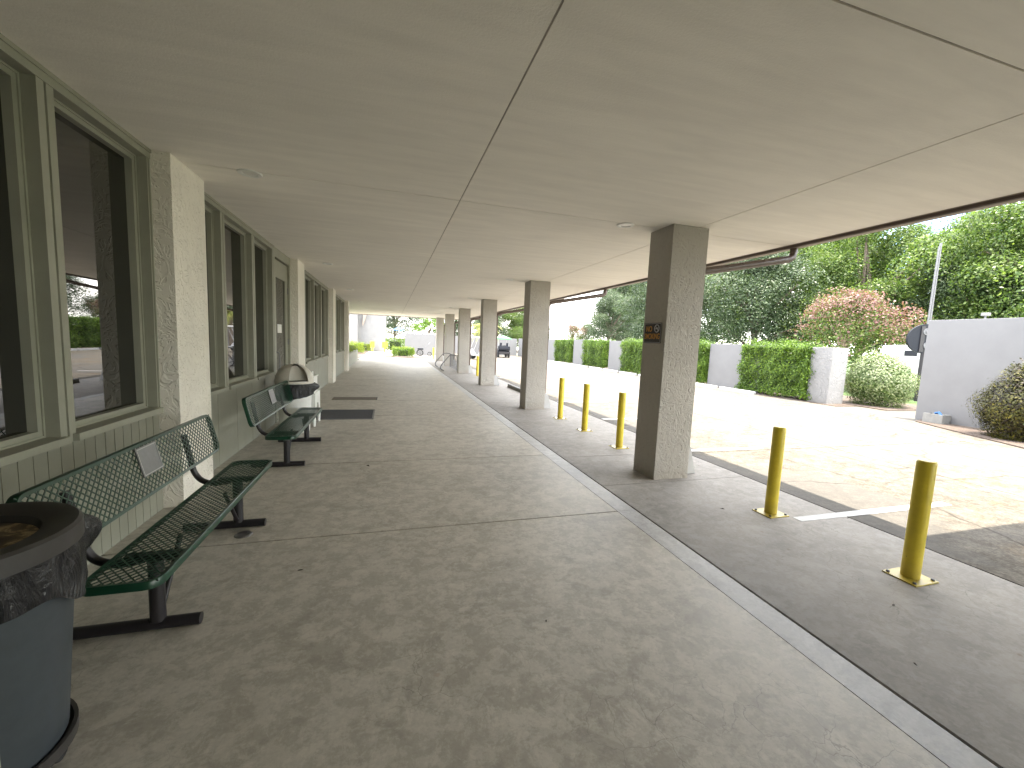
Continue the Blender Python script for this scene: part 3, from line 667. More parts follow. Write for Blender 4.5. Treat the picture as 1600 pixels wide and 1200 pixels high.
# ================================================================== door mats
dm = thing('door_mat', 'grey ribbed door mat with pale edging on the walkway past the benches', 'mat', (-0.86, 9.02, 0.0))
b = MB(); b.box(-0.53, 0.53, -0.52, 0.52, 0.001, 0.008)
for i in range(34): b.box(-0.52, 0.52, -0.51 + i * 0.03, -0.495 + i * 0.03, 0.0081, 0.014)
b.build('pile', 'mat', dm)
MB().box(0.531, 0.56, -0.55, 0.55, 0.001, 0.012).box(-0.56, -0.531, -0.55, 0.55, 0.001, 0.012).box(-0.53, 0.53, 0.521, 0.55, 0.001, 0.012).box(-0.53, 0.53, -0.55, -0.521, 0.001, 0.012).build('edging', 'concretebox', dm)
dm2 = thing('door_mat', 'thin brown door mat lying beyond the grey ribbed one', 'mat', (-0.86, 11.3, 0.0))
MB().box(-0.53, 0.53, -0.22, 0.22, 0.001, 0.009).build('pile', 'brownmat', dm2); MB().box(0.531, 0.555, -0.22, 0.22, 0.001, 0.01).build('edging', 'mat', dm2)

# small things on the floor
def dryleaf(x, y, s, rz, lab, seed):
    g = random.Random(seed); pts = []
    for i in range(9):
        a = 2 * math.pi * i / 9; r = s * (0.55 + 0.45 * abs(math.cos(a))) * g.uniform(0.75, 1.1); pts.append((r * math.cos(a), r * 0.5 * math.sin(a), 0.003 + 0.35 * s * abs(math.sin(a)) * g.random()))
    b = MB(); vs = [(0, 0, 0.001)] + pts; vs2 = [(x_, y_, z_ + 0.0012) for x_, y_, z_ in vs]
    b.add(vs + vs2, [(0, 1 + i, 1 + (i + 1) % 9) for i in range(9)] + [(10, 11 + (i + 1) % 9, 11 + i) for i in range(9)] + [(1 + i, 11 + i, 11 + (i + 1) % 9, 1 + (i + 1) % 9) for i in range(9)])
    o = b.build('fallen_leaf', 'debris'); o.location = (x, y, 0.0005); o.rotation_euler = (0, 0, rz); tag(o, lab, 'leaf', 'dry leaves on the walkway')
for i, (x, y, s, lab) in enumerate([(-0.58, 3.01, 0.018, 'small curled dark leaf on the walkway in front of the nearest bench'), (0.91, 2.13, 0.012, 'tiny dark speck of leaf alone in the middle foreground of the walkway'),
        (-0.25, 5.38, 0.032, 'dark dry leaf by the slab joint level with the farther bench'), (4.5, 2.9, 0.014, 'tiny dark leaf in the shade right of the second yellow bollard'), (2.75, 1.35, 0.013, 'tiny dark leaf on the apron beside the long floor joint'),
        (3.35, 3.35, 0.02, 'dark leaf on the apron left of the second yellow bollard'), (3.25, 1.75, 0.02, 'dark leaf on the apron left of the nearest yellow bollard')]):
    dryleaf(x, y, s, i * 1.1, lab, i)
o = MB().lathe([(0, 0.012), (0.05, 0.012), (0.062, 0.006), (0.065, 0.001)], n=28).build('drain_cap', 'steel', smooth=True); o.location = (-1.12, 3.66, 0); tag(o, 'small round metal cap in the floor by the far foot of the nearest bench', 'floor cap')

# ================================================================== bike rack
rk = thing('bike_rack', 'grey tubular steel bicycle rack on the apron near the far columns', 'bike rack', (2.9, 22.3, 0))
for i, yy in enumerate((-1.3, 1.3)):
    MB().tube(arc([(-0.28, yy, 0.03), (-0.42, yy, 0.12), (-0.40, yy, 0.30), (-0.05, yy, 0.74), (0.03, yy, 0.80), (0.15, yy, 0.82), (0.37, yy, 0.80), (0.40, yy, 0.74), (0.40, yy, 0.02)]), 0.024, 10).build('end_frame', 'chrome', rk, smooth=True)
MB().tube([(-0.28, -1.3, 0.03), (-0.28, 1.3, 0.03)], 0.02, 8).tube([(0.40, -1.3, 0.05), (0.40, 1.3, 0.05)], 0.02, 8).tube([(0.37, -1.3, 0.79), (0.37, 1.3, 0.79)], 0.02, 8).build('rail', 'chrome', rk, smooth=True)
for i in range(17):
    y = -1.2 + i * 0.15; MB().tube([(0.39, y, 0.05), (0.385, y, 0.78)], 0.008, 6).build('bar', 'chrome', rk, smooth=True)

# ================================================================== wheel stops
def wstop(x, y, lab, m='white', L=1.75):
    o = MB().prism([(-0.075, 0.0), (0.075, 0.0), (0.055, 0.115), (-0.055, 0.115)], 'y', -L / 2, L / 2).build('wheel_stop', m, bevel=0.012)
    o.location = (x, y, -0.006); tag(o, lab, 'wheel stop', 'concrete wheel stops in the parking lot'); return o
wstop(4.16, 13.35, 'grey concrete wheel stop beside the second column in the canopy shade', 'concretebox', 1.9)
W = [(13.5, 'white wheel stop right of the first white wall panel, nearest of its row'), (15.45, 'white wheel stop just right of the column with the sign'), (17.5, 'white wheel stop hidden mostly by the column with the sign'), (19.55, 'white wheel stop close to the left of the column with the sign'),
     (21.6, 'white wheel stop at the foot of the hedge left of the signed column'), (23.65, 'white wheel stop before the white panel left of the signed column'), (25.7, 'white wheel stop below the gap between second hedge and panel'), (27.8, 'white wheel stop under the hedge block next to the fountain'),
     (29.8, 'white wheel stop before the panel under the fountain spray'), (31.7, 'white wheel stop under the farthest visible hedge block'), (33.7, 'white wheel stop close to the right of the second column')]
for y, lab in W: wstop(13.62, y, lab)

# ================================================================== perimeter walls and hedges
def wallseg(lab, x0, x1, y0, y1, z, mat='smoothwall', name='boundary_wall'):
    cx, cy = (x0 + x1) / 2, (y0 + y1) / 2
    o = MB().box(x0 - cx, x1 - cx, y0 - cy, y1 - cy, -0.05, z).build(name, mat, bevel=0.012); o.location = (cx, cy, 0); tag(o, lab, 'wall', 'white stucco boundary walls round the lot' if name == 'boundary_wall' else None); return o
wallseg('tall smooth white wall panel at the right edge with the burgundy shrub before it', 13.85, 14.05, 5.74, 7.6, 2.69)
wallseg('rough white stucco pier at the right end of the nearest clipped hedge', 14.1, 14.84, 10.2, 10.92, 1.90, 'whitewall', 'wall_pier')
wallseg('white wall panel just right of the signed column, left of the nearest hedge', 14.15, 14.35, 13.0, 15.75, 1.93)
wallseg('white wall panel hidden behind the signed column', 14.15, 14.35, 17.6, 20.2, 1.95)
wallseg('wide white wall panel between the two hedge blocks left of the signed column', 14.15, 14.35, 23.0, 24.95, 1.97)
wallseg('narrow white wall panel below the fountain spray between hedges', 14.15, 14.35, 28.6, 30.6, 2.0)
wallseg('white wall panel close to the right edge of the second column', 14.15, 14.35, 34.0, 45.6, 2.0)
wallseg('long white wall across the far end of the lot behind the golf carts', 6.5, 14.1, 46.0, 46.2, 1.95)
wallseg('white wall panel at the far end of the walkway with the push cart before it', 1.3, 5.4, 39.4, 39.6, 1.97)

def hedge_pts(sx, sy, sz, n, seed, lump=0.05):
    g = np.random.default_rng(seed)
    # on the faces of a box (open bottom), roughened
    A = np.array([sy * sz, sy * sz, sx * sz, sx * sz, sx * sy]); f = g.choice(5, n, p=A / A.sum()); u = g.uniform(-1, 1, (n, 3)); P = u * np.array([sx / 2, sy / 2, sz / 2]); Nn = np.zeros((n, 3))
    for i, (ax, sg_) in enumerate([(0, -1), (0, 1), (1, -1), (1, 1), (2, 1)]):
        m = f == i; P[m, ax] = sg_ * np.array([sx, sy, sz])[ax] / 2; Nn[m, ax] = sg_
    # rounded edges and lumps
    h = np.array([sx, sy, sz]) / 2; r = 0.14; inner = h - r; q = np.clip(P, -inner, inner); d = P - q; dl = np.linalg.norm(d, axis=1); m = dl > 1e-6
    P[m] = q[m] + d[m] / dl[m][:, None] * r * 1.0; Nn[m] = Nn[m] + d[m] / dl[m][:, None]
    w_ = np.sin(P[:, 0] * 5.1 + seed) + np.sin(P[:, 1] * 4.3 + 1.3 * seed) + np.sin(P[:, 2] * 6.7 + 0.7 * seed) + 0.7 * np.sin(P[:, 1] * 11 + P[:, 2] * 9)
    P += Nn * (w_ * lump * 0.5 + g.normal(0, 0.03, n) - 0.22 * g.random(n) ** 1.6)[:, None]; P[:, 2] += h[2]
    return P, Nn
def hedge(lab, x, y, sx, sy, sz, mat='leaf_hedge', n=None, leaf=0.07, seed=1, group='clipped hedge blocks between the white walls', name='hedge', lump=0.06, core=0.45):
    t = thing(name, lab, 'hedge' if name == 'hedge' else 'shrub', (x, y, 0), 0, group)
    n = n or int((sx * sz * 2 + sy * sz * 2 + sx * sy) * 2300)
    P, Nn = hedge_pts(sx, sy, sz - 0.05, n, seed, lump); P[:, 2] += 0.05
    leaves('foliage', P, Nn, leaf, mat, t, seed, 0.55, 0.55)
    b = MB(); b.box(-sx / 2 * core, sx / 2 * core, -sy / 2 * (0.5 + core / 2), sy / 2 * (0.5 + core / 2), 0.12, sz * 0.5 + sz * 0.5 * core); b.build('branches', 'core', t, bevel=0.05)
    return t
hedge('nearest clipped green hedge block, between white panel and rough white pier', 14.42, 12.3, 1.15, 2.9, 1.93, seed=2)
hedge('clipped hedge block peeking out right of the signed column', 14.4, 16.95, 1.0, 2.2, 1.93, seed=3)
hedge('clipped hedge block just left of the signed column', 14.4, 21.6, 1.0, 2.9, 1.98, seed=4, leaf=0.08)
hedge('middle hedge block left of the signed column, right of the fountain', 14.4, 26.85, 1.0, 3.2, 2.0, seed=5, leaf=0.09, n=22000)
hedge('leftmost clipped hedge block, near the second column', 14.4, 32.4, 1.0, 3.3, 2.02, seed=6, leaf=0.10, n=20000)

def bush_pts(rx, ry, rz, n, seed, zc=None, lump=0.12, flat=0.0):
    g = np.random.default_rng(seed); d = g.normal(0, 1, (n, 3)); d /= np.linalg.norm(d, axis=1)[:, None]; m = d[:, 2] < -0.86; d[m, 2] *= -1
    w_ = np.sin(d[:, 0] * 5 + seed) + np.sin(d[:, 1] * 6 + 2 * seed) + np.sin(d[:, 2] * 7 + seed * 0.3)
    s = (1 + lump * w_ * 0.4 + g.normal(0, 0.06, n)) * (1 - 0.22 * g.random(n) ** 2)
    P = d * s[:, None] * np.array([rx, ry, rz]); P[:, 2] += (zc if zc is not None else rz * 0.95); return P, d
def bush(lab, x, y, rx, ry, rz, mat, n, leaf, seed, name='shrub', zc=None, cat='shrub', lump=0.12, group=None, aspect=0.5, extra=None):
    t = thing(name, lab, cat, (x, y, 0), 0, group); P, Nn = bush_pts(rx, ry, rz, n, seed, zc, lump); P[:, 2] = np.maximum(P[:, 2], 0.05)
    leaves('foliage', P, Nn, leaf, mat, t, seed, aspect, 0.6)
    b = MB(); zz = (zc if zc is not None else rz * 0.95)
    for i in range(7):
        a = i * 0.9 + seed; b.tube([(0.05 * math.cos(a), 0.05 * math.sin(a), -0.02), (rx * 0.3 * math.cos(a), ry * 0.3 * math.sin(a), zz * 0.6), (rx * 0.6 * math.cos(a), ry * 0.6 * math.sin(a), zz + rz * 0.4)], [0.03, 0.02, 0.006], 6)
    b.build('branches', 'wood', t)
    if extra:
        P, Nn = bush_pts(rx * 0.8, ry * 0.8, rz * 0.8, n // 2, seed + 50, zc, lump); P[:, 2] = np.maximum(P[:, 2], 0.05); leaves('inner_foliage', P, Nn, leaf, extra, t, seed + 9, aspect, 0.8)
    return t
bush('rounded cream and green variegated shrub right of the rough white pier', 16.0, 9.9, 0.98, 0.95, 0.92, 'leaf_var', 14000, 0.07, 3, zc=0.78, extra='leaf_hedge')
bush('burgundy and green shrub before the tall white wall at the right edge', 13.0, 5.3, 0.66, 0.66, 0.85, 'leaf_red', 15000, 0.055, 4, zc=0.66, lump=0.2, extra='leaf_red')
# far entrance planting
hedge('dark clipped shrub block at the walkway end, shaded by the canopy', 1.0, 33.9, 1.6, 1.2, 0.78, 'leaf_hedge', 4500, 0.07, 12, 'low hedges at the far entrance')
hedge('low yellow green hedge behind the dark shrub block at the walkway end', 1.15, 38.0, 2.0, 0.9, 0.78, 'leaf_yellow', 3500, 0.09, 13, 'low hedges at the far entrance')
hedge('low yellow green hedge along the left bed past the planter wall', -3.3, 39.5, 2.0, 3.2, 0.95, 'leaf_yellow', 4500, 0.09, 14, 'low hedges at the far entrance')
hedge('low yellow green hedge nearest the end of the planter wall', -3.3, 31.8, 1.3, 5.2, 0.75, 'leaf_yellow', 4500, 0.08, 15, 'low hedges at the far entrance')
hedge('clipped green shrub by the corner of the far white building', 0.55, 47.5, 2.6, 1.6, 1.5, 'leaf_hedge', 3500, 0.11, 16, 'low hedges at the far entrance')
hedge('small yellow green hedge against the far white building wall', -2.6, 44.1, 1.5, 0.6, 0.8, 'leaf_yellow', 2000, 0.09, 17, 'low hedges at the far entrance')
# planter plants
for i in range(5):
    bush(['small leafy plant nearest in the planter', 'second leafy plant along the planter', 'middle leafy plant in the planter', 'fourth leafy plant along the planter', 'leafy plant at the far end of the planter'][i], -2.35, 21.3 + i * 1.55, 0.28, 0.5, 0.26, 'leaf_yellow', 500, 0.08, 30 + i, 'planter_plant', 0.72, 'plant', group='leafy plants in the planter wall')

# ================================================================== background hedges / lawn strip / truck
hedge('dark low hedge on the lawn behind the variegated shrub', 28.5, 16.5, 7.0, 1.2, 1.7, 'leaf_dark', 5000, 0.14, 21, 'hedges beyond the lawn')
tr_ = thing('utility_truck', 'white truck body with dark windows showing behind the white wall', 'truck', (21.3, 12.25, 0.05), R_(-36))
MB().prism([(-1.0, 0.55), (1.8, 0.55), (1.8, 1.60), (0.9, 1.68), (0.75, 2.12), (-0.6, 2.14), (-0.75, 1.66), (-1.0, 1.62)], 'y', -0.75, 0.75).build('body', 'white', tr_, bevel=0.03)
for x in (-0.45, 0.15): MB().box(x, x + 0.42, -0.756, -0.75, 1.70, 1.92).build('window', 'cartblack', tr_)
for x in (-0.5, 1.2):
    for y in (-0.7, 0.7): MB().tube([(x, y - 0.12, 0.36), (x, y + 0.12, 0.36)], 0.36, 20).build('wheel', 'rubber', tr_)
dr = thing('cable_drum', 'dark round disc with two pale hubs above the white truck', 'drum', (19.7, 10.85, 2.42), R_(-35))
MB().tube([(0, -0.06, 0), (0, 0.06, 0)], 0.56, 36).build('disc', 'cartblack', dr)
for x, z in ((0.0, 0.27), (0.06, -0.25)): MB().tube([(x, -0.12, z), (x, -0.06, z)], 0.13, 20).tube([(x, -0.15, z), (x, -0.12, z)], 0.06, 14).build('hub', 'chrome', dr)
MB().box(-0.18, -0.06, -0.10, -0.06, -0.5, 0.48).tube([(0, 0.0, -2.42), (0, 0.0, -0.3)], 0.07, 10).build('bracket', 'black', dr)
# slim metal mast
mt = thing('lattice_mast', 'slim pale metal mast rising behind the tall white wall', 'mast', (21.5, 11.8, 0))
MB().tube([(-0.07, 0, 0), (-0.02, 0, 6.25)], 0.032, 8).tube([(0.09, 0, 0), (0.06, 0, 6.4)], 0.045, 8).build('pole', 'chrome', mt, smooth=True)
b = MB()
for i in range(26): b.tube([(-0.07, 0, 0.3 + i * 0.235), (0.09, 0, 0.3 + i * 0.235)], 0.01, 6)
b.build('rungs', 'chrome', mt)
fl = thing('flood_light', 'small grey flood light on top of the tall white wall', 'light', (13.95, 6.55, 2.69))
MB().tube([(0, 0, 0), (0, 0, 0.07)], 0.02, 8).build('stem', 'chrome', fl); MB().box(-0.05, 0.05, -0.07, 0.07, 0.07, 0.15).build('housing', 'concretebox', fl, bevel=0.012)
pb = thing('concrete_box', 'small open grey concrete box at the foot of the tall white wall', 'box', (13.62, 7.02, 0.0))
MB().box(-0.17, 0.17, -0.20, 0.20, 0.0, 0.03).box(-0.17, -0.14, -0.20, 0.20, 0.031, 0.25).box(0.14, 0.17, -0.20, 0.20, 0.031, 0.25).box(-0.139, 0.139, -0.20, -0.17, 0.031, 0.25).box(-0.139, 0.139, 0.17, 0.20, 0.031, 0.25).build('shell', 'concretebox', pb)
MB().tube([(-0.02, -0.12, 0.2), (0.03, -0.02, 0.29), (0.05, 0.06, 0.26)], 0.03, 10).build('valve', 'blue', pb, smooth=True)

# ================================================================== golf carts
def golf_cart(lab, x, y, rz, body, top, seat, rear_box=True):
    t = thing('golf_cart', lab, 'golf cart', (x, y, 0), rz, 'golf carts in the lot')
    MB().prism([(-1.15, 0.35), (-0.75, 0.32), (0.75, 0.32), (1.2, 0.42), (1.25, 0.72), (0.9, 0.86), (0.6, 0.40), (0.05, 0.40), (-0.05, 0.68), (-0.95, 0.70), (-1.2, 0.62)], 'x', -0.58, 0.58).build('body', body, t, bevel=0.02)
    for x_ in (-0.52, 0.52):
        for y_ in (-0.78, 0.85): MB().tube([(x_ - 0.09, y_, 0.23), (x_ + 0.09, y_, 0.23)], 0.23, 20).tube([(x_ - 0.095, y_, 0.23), (x_ + 0.095, y_, 0.23)], 0.11, 12).build('wheel', 'rubber', t)
    MB().box(-0.52, 0.52, -0.50, 0.0, 0.70, 0.82).box(-0.52, 0.52, -0.55, -0.44, 0.83, 1.18).build('seat', seat, t, bevel=0.03)
    for sx in (-0.52, 0.52):
        MB().tube([(sx, 0.82, 0.75), (sx, 0.42, 1.78)], 0.02, 8).build('roof_post', 'white', t); MB().tube([(sx, -0.62, 0.60), (sx, -0.68, 1.78)], 0.02, 8).build('roof_post', 'white', t)
    if top == 'canopygreen':
        MB().add([(-0.72, -0.95, 1.80), (0.72, -0.95, 1.80), (0.72, 0.65, 1.80), (-0.72, 0.65, 1.80), (-0.72, -0.95, 1.92), (0.72, -0.95, 1.92), (0.72, 0.65, 1.92), (-0.72, 0.65, 1.92), (0, -0.15, 2.20)], [(0, 1, 2, 3), (0, 1, 5, 4), (1, 2, 6, 5), (2, 3, 7, 6), (3, 0, 4, 7), (4, 5, 8), (5, 6, 8), (6, 7, 8), (7, 4, 8)]).build('canopy', top, t)
    else: MB().box(-0.66, 0.66, -0.95, 0.70, 1.78, 1.90).build('roof', top, t, bevel=0.04)
    MB().tube([(0.25, 0.30, 0.85), (0.25, 0.18, 1.05)], 0.02, 8).tube([(0.25 + 0.17 * math.cos(a), 0.17 + 0.05 * math.sin(a), 1.06 + 0.15 * math.sin(a)) for a in [i * 0.5236 for i in range(12)]], 0.015, 6, closed=True).build('steering_wheel', 'black', t)
    if rear_box:
        MB().box(-0.56, 0.56, -1.30, -0.72, 0.72, 1.12).box(-0.5, 0.5, -1.42, -1.30, 0.80, 1.0).build('rear_seat', 'cartblack', t, bevel=0.03)
        for x_ in (-0.36, 0.28): MB().tube([(x_, -1.05, 1.12), (x_ + 0.04, -1.02, 1.45)], 0.11, 12).build('golf_bag', 'cartblack', t, smooth=True)
    MB().box(-0.5, 0.5, -1.26, -1.20, 0.38, 0.60).build('bumper', 'black', t, bevel=0.01)
    return t
golf_cart('dark golf cart with mint green canopy parked by the far wall', 10.9, 40.5, R_(-6), 'cartblack', 'canopygreen', 'cartblack')
golf_cart('white golf cart with white roof and red seat between the far columns', 7.4, 34.5, R_(60), 'white', 'white', 'red', False)

# ================================================================== three wheel push cart before the far wall
pc = thing('push_cart', 'three wheeled golf push cart standing before the far white wall panel', 'push cart', (2.55, 37.6, 0))
def wheel(b, c, r, ax='y'):
    P = [(c[0] + r * math.cos(a), c[1], c[2] + r * math.sin(a)) for a in [i * 2 * math.pi / 24 for i in range(24)]]; b.tube(P, 0.03, 8, closed=True)
    for i in range(6): a = i * math.pi / 3; b.tube([c, (c[0] + r * math.cos(a), c[1], c[2] + r * math.sin(a))], 0.008, 5)
for y_ in (-0.32, 0.32): bb = MB(); wheel(bb, (0, y_, 0.29), 0.26); bb.build('wheel', 'rubber', pc)
bb = MB(); wheel(bb, (0.85, 0, 0.2), 0.17); bb.build('wheel', 'rubber', pc)
MB().tube([(0, -0.32, 0.29), (0, 0.32, 0.29)], 0.02, 8).tube([(0.0, 0, 0.3), (0.85, 0, 0.2)], 0.022, 8).tube([(0.2, 0, 0.55), (0.78, 0, 1.12)], 0.022, 8).tube([(0.55, 0, 0.26), (0.3, 0, 0.62)], 0.02, 8).tube([(0.7, -0.16, 1.05), (0.88, 0.16, 1.22)], 0.02, 8).build('frame', 'chrome', pc)
MB().box(-0.22, 0.28, -0.2, 0.2, 0.56, 0.70).build('bag_holder', 'cartblack', pc, bevel=0.04)
MB().tube([(0.12, 0.1, 0.7), (0.32, 0.1, 1.6)], 0.008, 6).build('antenna', 'chrome', pc)

# ================================================================== far building
fb = thing('white_building', 'tall white stucco building closing the view past the walkway', 'building', (-6, 50, 0))
MB().box(-4, 5.5, -4.8, 6, 0, 6.5).build('wall', 'whitewall', fb)
MB().box(-2.5, 2.85, -5.6, -4.81, 0, 6.4).build('projecting_bay', 'whitewall', fb)
MB().prism([(3.25, 2.6), (3.35, 2.6), (4.1, 5.2), (3.5, 5.2)], 'y', -5.1, -4.82).build('shadow_wedge', 'tan', fb)  # tan wedge modelled in place of a shadow on the wall
MB().box(-4.3, 5.8, -6.0, 6.3, 6.5, 6.9).build('roof', 'shingle', fb)
um = thing('blue_umbrella', 'blue patio umbrella behind the shrub by the far white building', 'umbrella', (1.05, 60, 0))
MB().tube([(0, 0, 0), (0, 0, 2.9)], 0.04, 8).build('pole', 'white', um)
MB().lathe([(0.85, 2.5), (0.45, 2.72), (0.05, 2.92), (0.0, 2.97), (0.0, 2.93), (0.44, 2.68), (0.84, 2.46), (0.85, 2.5)], n=8).build('canopy', 'blue', um)
fe = thing('picket_fence', 'low white picket fence beyond the far shrubs', 'fence', (1.6, 55, 0))
b = MB()
for i in range(22): b.box(-1.75 + i * 0.2, -1.68 + i * 0.2, -0.02, 0.02, 0.0, 1.55)
b.build('pickets', 'white', fe); MB().box(-1.8, 2.7, 0.021, 0.05, 0.35, 0.45).box(-1.8, 2.7, 0.021, 0.05, 1.15, 1.25).build('rails', 'white', fe)

# ================================================================== fountain
fo = thing('fountain', 'white fountain jet rising beyond the hedges near the second column', 'fountain', (38.6, 85, -0.05))
g = np.random.default_rng(5); n = 5200; h = g.random(n) ** 1.25; a = g.random(n) * 6.283; side = g.normal(0, 1, n)
zz = 8.3 * (1 - h); rr = 0.12 + 1.25 * h ** 1.2; P = np.stack([np.abs(g.normal(0, 0.6, n)) * rr * np.cos(a) - 0.7 * h, np.abs(g.normal(0, 0.6, n)) * rr * np.sin(a), zz], 1)
leaves('spray', P, g.normal(0, 1, (n, 3)), 0.16, 'water', fo, 5, 0.9, 1.0)
MB().lathe([(0, 0.25), (0.5, 0.2), (0.6, 0.0)], n=16).build('nozzle', 'concretebox', fo)
k = NT('pond_water'); k.col((0.05, 0.08, 0.09)).rough(0.08); k.bump(k.noise(3, 4, 0.6), 0.3, 0.05); M['pond'] = k.m
p = MB().lathe([(0, 0.0), (28, 0.0)], n=48).build('pond', 'pond'); p.location = (48, 92, -0.052); p['kind'] = 'structure'

# ================================================================== trees
def lobes(R, H, n, seed, base):
    g = random.Random(seed); L = []
    for i in range(n):
        a = g.uniform(0, 6.283); t = g.random(); z = base + (H - base) * (0.12 + 0.8 * t); rad = R * math.sqrt(max(0.05, 1 - (2 * t - 0.75) ** 2 * 0.75)) * g.uniform(0.35, 0.95)
        L.append((rad * math.cos(a), rad * math.sin(a), z, R * g.uniform(0.20, 0.36)))
    return L
def tree(name, lab, x, y, H, R, mat, nl, leaf, seed, base=1.2, group='trees beyond the parking lot wall', wood='wood', cat='tree', nlobe=46, flower=None):
    t = thing(name, lab, cat, (x, y, -0.06), 0, group); g = np.random.default_rng(seed); L = lobes(R, H, nlobe, seed, base); per = nl // len(L); Ps = []; Ns = []
    for (lx, ly, lz, lr) in L:
        d = g.normal(0, 1, (per, 3)); d /= np.linalg.norm(d, axis=1)[:, None]; d[:, 2] = np.where(d[:, 2] < -0.3, -d[:, 2], d[:, 2])
        # leaf sprays: points gathered on a few twigs for uneven clumping
        tw = g.normal(0, 1, (24, 3)); tw /= np.linalg.norm(tw, axis=1)[:, None]; idx = g.integers(0, 24, per)
        dd = d * 0.55 + tw[idx] * 0.75; dd /= np.linalg.norm(dd, axis=1)[:, None]
        s = lr * (0.55 + 0.6 * g.random(per) ** 0.6)
        Ps.append(np.array([lx, ly, lz]) + dd * s[:, None] * np.array([1.15, 1.15, 0.8])); Ns.append(dd * 0.8 + np.array([0, 0, 0.5]))
    P = np.concatenate(Ps); Nn = np.concatenate(Ns)
    if flower:
        zc = P[:, 2] / H; rad = np.linalg.norm(P[:, :2], axis=1) / R; w_ = np.clip((zc - 0.50) * 2.2 + (rad - 0.5) * 1.1 + g.normal(0, 0.35, len(P)), 0, 1) > 0.55
        leaves('blossom', P[w_], Nn[w_], leaf * 0.9, flower, t, seed + 1, 0.8, 0.9); P = P[~w_]; Nn = Nn[~w_]
    leaves('crown', P, Nn, leaf, mat, t, seed, 0.6, 0.7)
    b = MB(); rt = max(0.07, H * 0.028); top = (0.1 * R, 0, base + (H - base) * 0.45)
    b.tube(arc([(0, 0, -0.1), (0.05 * R, 0.02 * R, base * 0.7), top, (0.05 * R, 0.1 * R, H * 0.85)], 4), [rt * (1.25 - 1.1 * i / 12) for i in range(13)], 9)
    for i, (lx, ly, lz, lr) in enumerate(L[:16]):
        z0 = min(lz * 0.75, base + (H - base) * 0.4) * (0.7 + 0.02 * i); b.tube(arc([(0.04 * R, 0.02 * R, z0), (lx * 0.5, ly * 0.5, (z0 + lz) / 2 + 0.1 * R * 0.2), (lx, ly, lz)], 3), [rt * 0.45 * (1 - 0.13 * j) for j in range(7)], 6)
    b.build('trunk', wood, t, smooth=True)
    return t
TR = []
# near and middle rows, right of the signed column
TR.append(tree('oak_tree', 'dark grey green oak right behind the hedge beside the signed column', 24.5, 23.5, 9.6, 4.6, 'leaf_dark', 80000, 0.12, 41, 0.9))
TR.append(tree('shade_tree', 'bright green tall tree above the pink crepe myrtle', 30.5, 20.5, 11.5, 5.4, 'leaf_mid', 90000, 0.145, 42, 1.0))
def tdup(i, x, y, rz, s, lab):
    c = dup(TR[i], (x, y, -0.06), rz, lab, s); return c
tdup(1, 30.5, 11.3, 2.1, 0.96, 'green tree at the far right edge above the tall white wall')
tdup(1, 36.0, 27.5, 4.0, 1.15, 'tall green tree rising behind the dark oak, left of the mast')
tdup(0, 21.5, 29.5, 1.3, 0.90, 'dark oak behind the signed column, left of the nearest oak')
tdup(0, 42.0, 70.0, 3.0, 1.65, 'round grey green oak to the right of the fountain')
tdup(1, 36, 40.5, 5.2, 1.1, 'tall tree behind the oak near the signed column')
tdup(0, 31, 14.8, 0.7, 0.82, 'dark tree filling the gap behind the mast')
tdup(1, 38.0, 8.0, 0.4, 1.0, 'background tree behind the rightmost green tree')
tdup(0, 28.5, 50, 2.2, 0.9, 'dark tree behind the oak right of the fountain')
tdup(0, 40, 64, 1.2, 1.0, 'background oak far behind the fountain oak')
tdup(0, 41.0, 19.5, 2.7, 1.28, 'dark background tree behind the bright tree by the mast')
tdup(0, 29.5, 5.5, 2.2, 1.0, 'dark tree beyond the right end of the tall white wall')
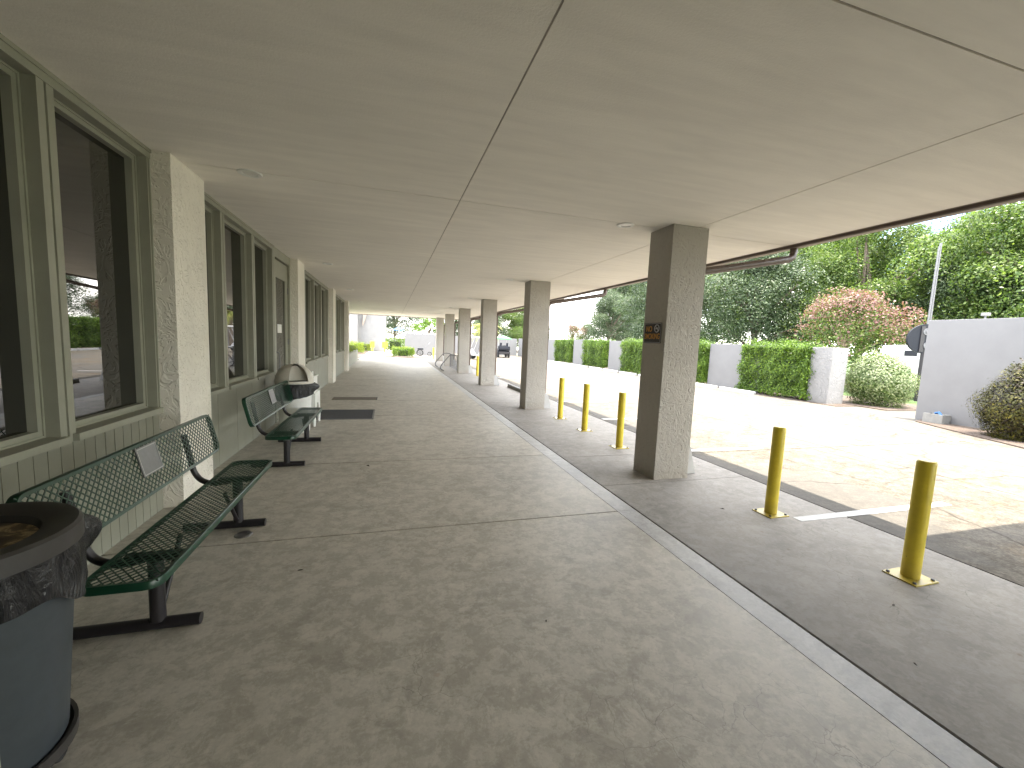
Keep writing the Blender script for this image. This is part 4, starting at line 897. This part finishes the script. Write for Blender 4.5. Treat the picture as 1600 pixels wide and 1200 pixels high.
# beyond the lot end and the walkway end
tdup(1, 19.0, 62, 1.9, 0.72, 'green tree above the far lot wall, right of the golf cart')
tdup(0, 14.0, 60, 0.2, 0.72, 'dark tree above the mint green golf cart canopy')
tdup(1, 26.0, 80, 2.9, 0.62, 'distant low tree left of the fountain jet')
tdup(0, 56.0, 112, 2.9, 0.8, 'distant dark tree behind the fountain jet')
tdup(0, 40.0, 108, 0.9, 0.8, 'distant dark tree just left of the fountain jet')
tdup(0, 8.5, 66, 1.6, 0.8, 'dark tree behind the white golf cart and far columns')
tdup(0, 1.0, 76, 2.6, 0.95, 'dark tree mass behind the far white building corner')
tdup(0, -5.0, 84, 0.6, 1.0, 'dark tree behind the far white building')
tdup(1, 26.0, 118, 1.6, 0.8, 'distant green tree between second and third columns')
tree('young_tree', 'small bright lime green tree above the far white wall panel', 4.3, 50, 4.6, 2.1, 'leaf_bright', 7000, 0.14, 44, 0.9, 'trees at the far entrance', nlobe=26)
TR2 = tree('crepe_myrtle', 'pink flowering crepe myrtle behind the rough white pier', 21.8, 15.3, 4.85, 2.75, 'leaf_mid', 17000, 0.11, 45, 0.9, 'pink flowering crepe myrtles', 'crepewood', nlobe=40, flower='leaf_pink')
dup(TR2, (18.6, 25.6, -0.06), 1.0, 'low pink crepe myrtle showing over the hedge left of the signed column', 0.55)
dup(TR2, (34.0, 74.0, -0.06), 2.0, 'distant pink crepe myrtle left of the fountain jet', 1.1)
# palm seen between the far columns
pm = thing('palm_tree', 'palm with drooping yellow green fronds above the white golf cart', 'palm', (9.4, 42.5, 0), 0, None)
MB().tube(arc([(0, 0, -0.1), (0.08, 0, 1.5), (0.0, 0, 3.2)], 5), 0.17, 12).build('trunk', 'wood', pm, smooth=True)
gp_ = random.Random(9); Ps = []; Ns = []
b = MB()
for i in range(26):
    a = i * 2.4; el = gp_.uniform(-0.2, 1.1); L = gp_.uniform(1.5, 2.1); pts = []
    for j in range(9):
        t = j / 8; r = L * t * math.cos(el * (1 - t * 0.6)); z = 3.2 + L * math.sin(el) * t - 1.5 * t * t
        pts.append(Vector((r * math.cos(a), r * math.sin(a), z)))
    for j in range(1, 9):
        p, q = pts[j - 1], pts[j]; d = (q - p).normalized(); s = d.cross(Vector((0, 0, 1))).normalized()
        for m in range(3):
            o = p.lerp(q, m / 3)
            for sg_ in (-1, 1):
                tip = o + s * sg_ * 0.5 * (1.1 - j / 10) + d * 0.22 - Vector((0, 0, 0.20)); wv_ = d * 0.028
                b.add([o - wv_, o + wv_, tip], [(0, 1, 2)])
b.build('fronds', 'leaf_palm', pm)
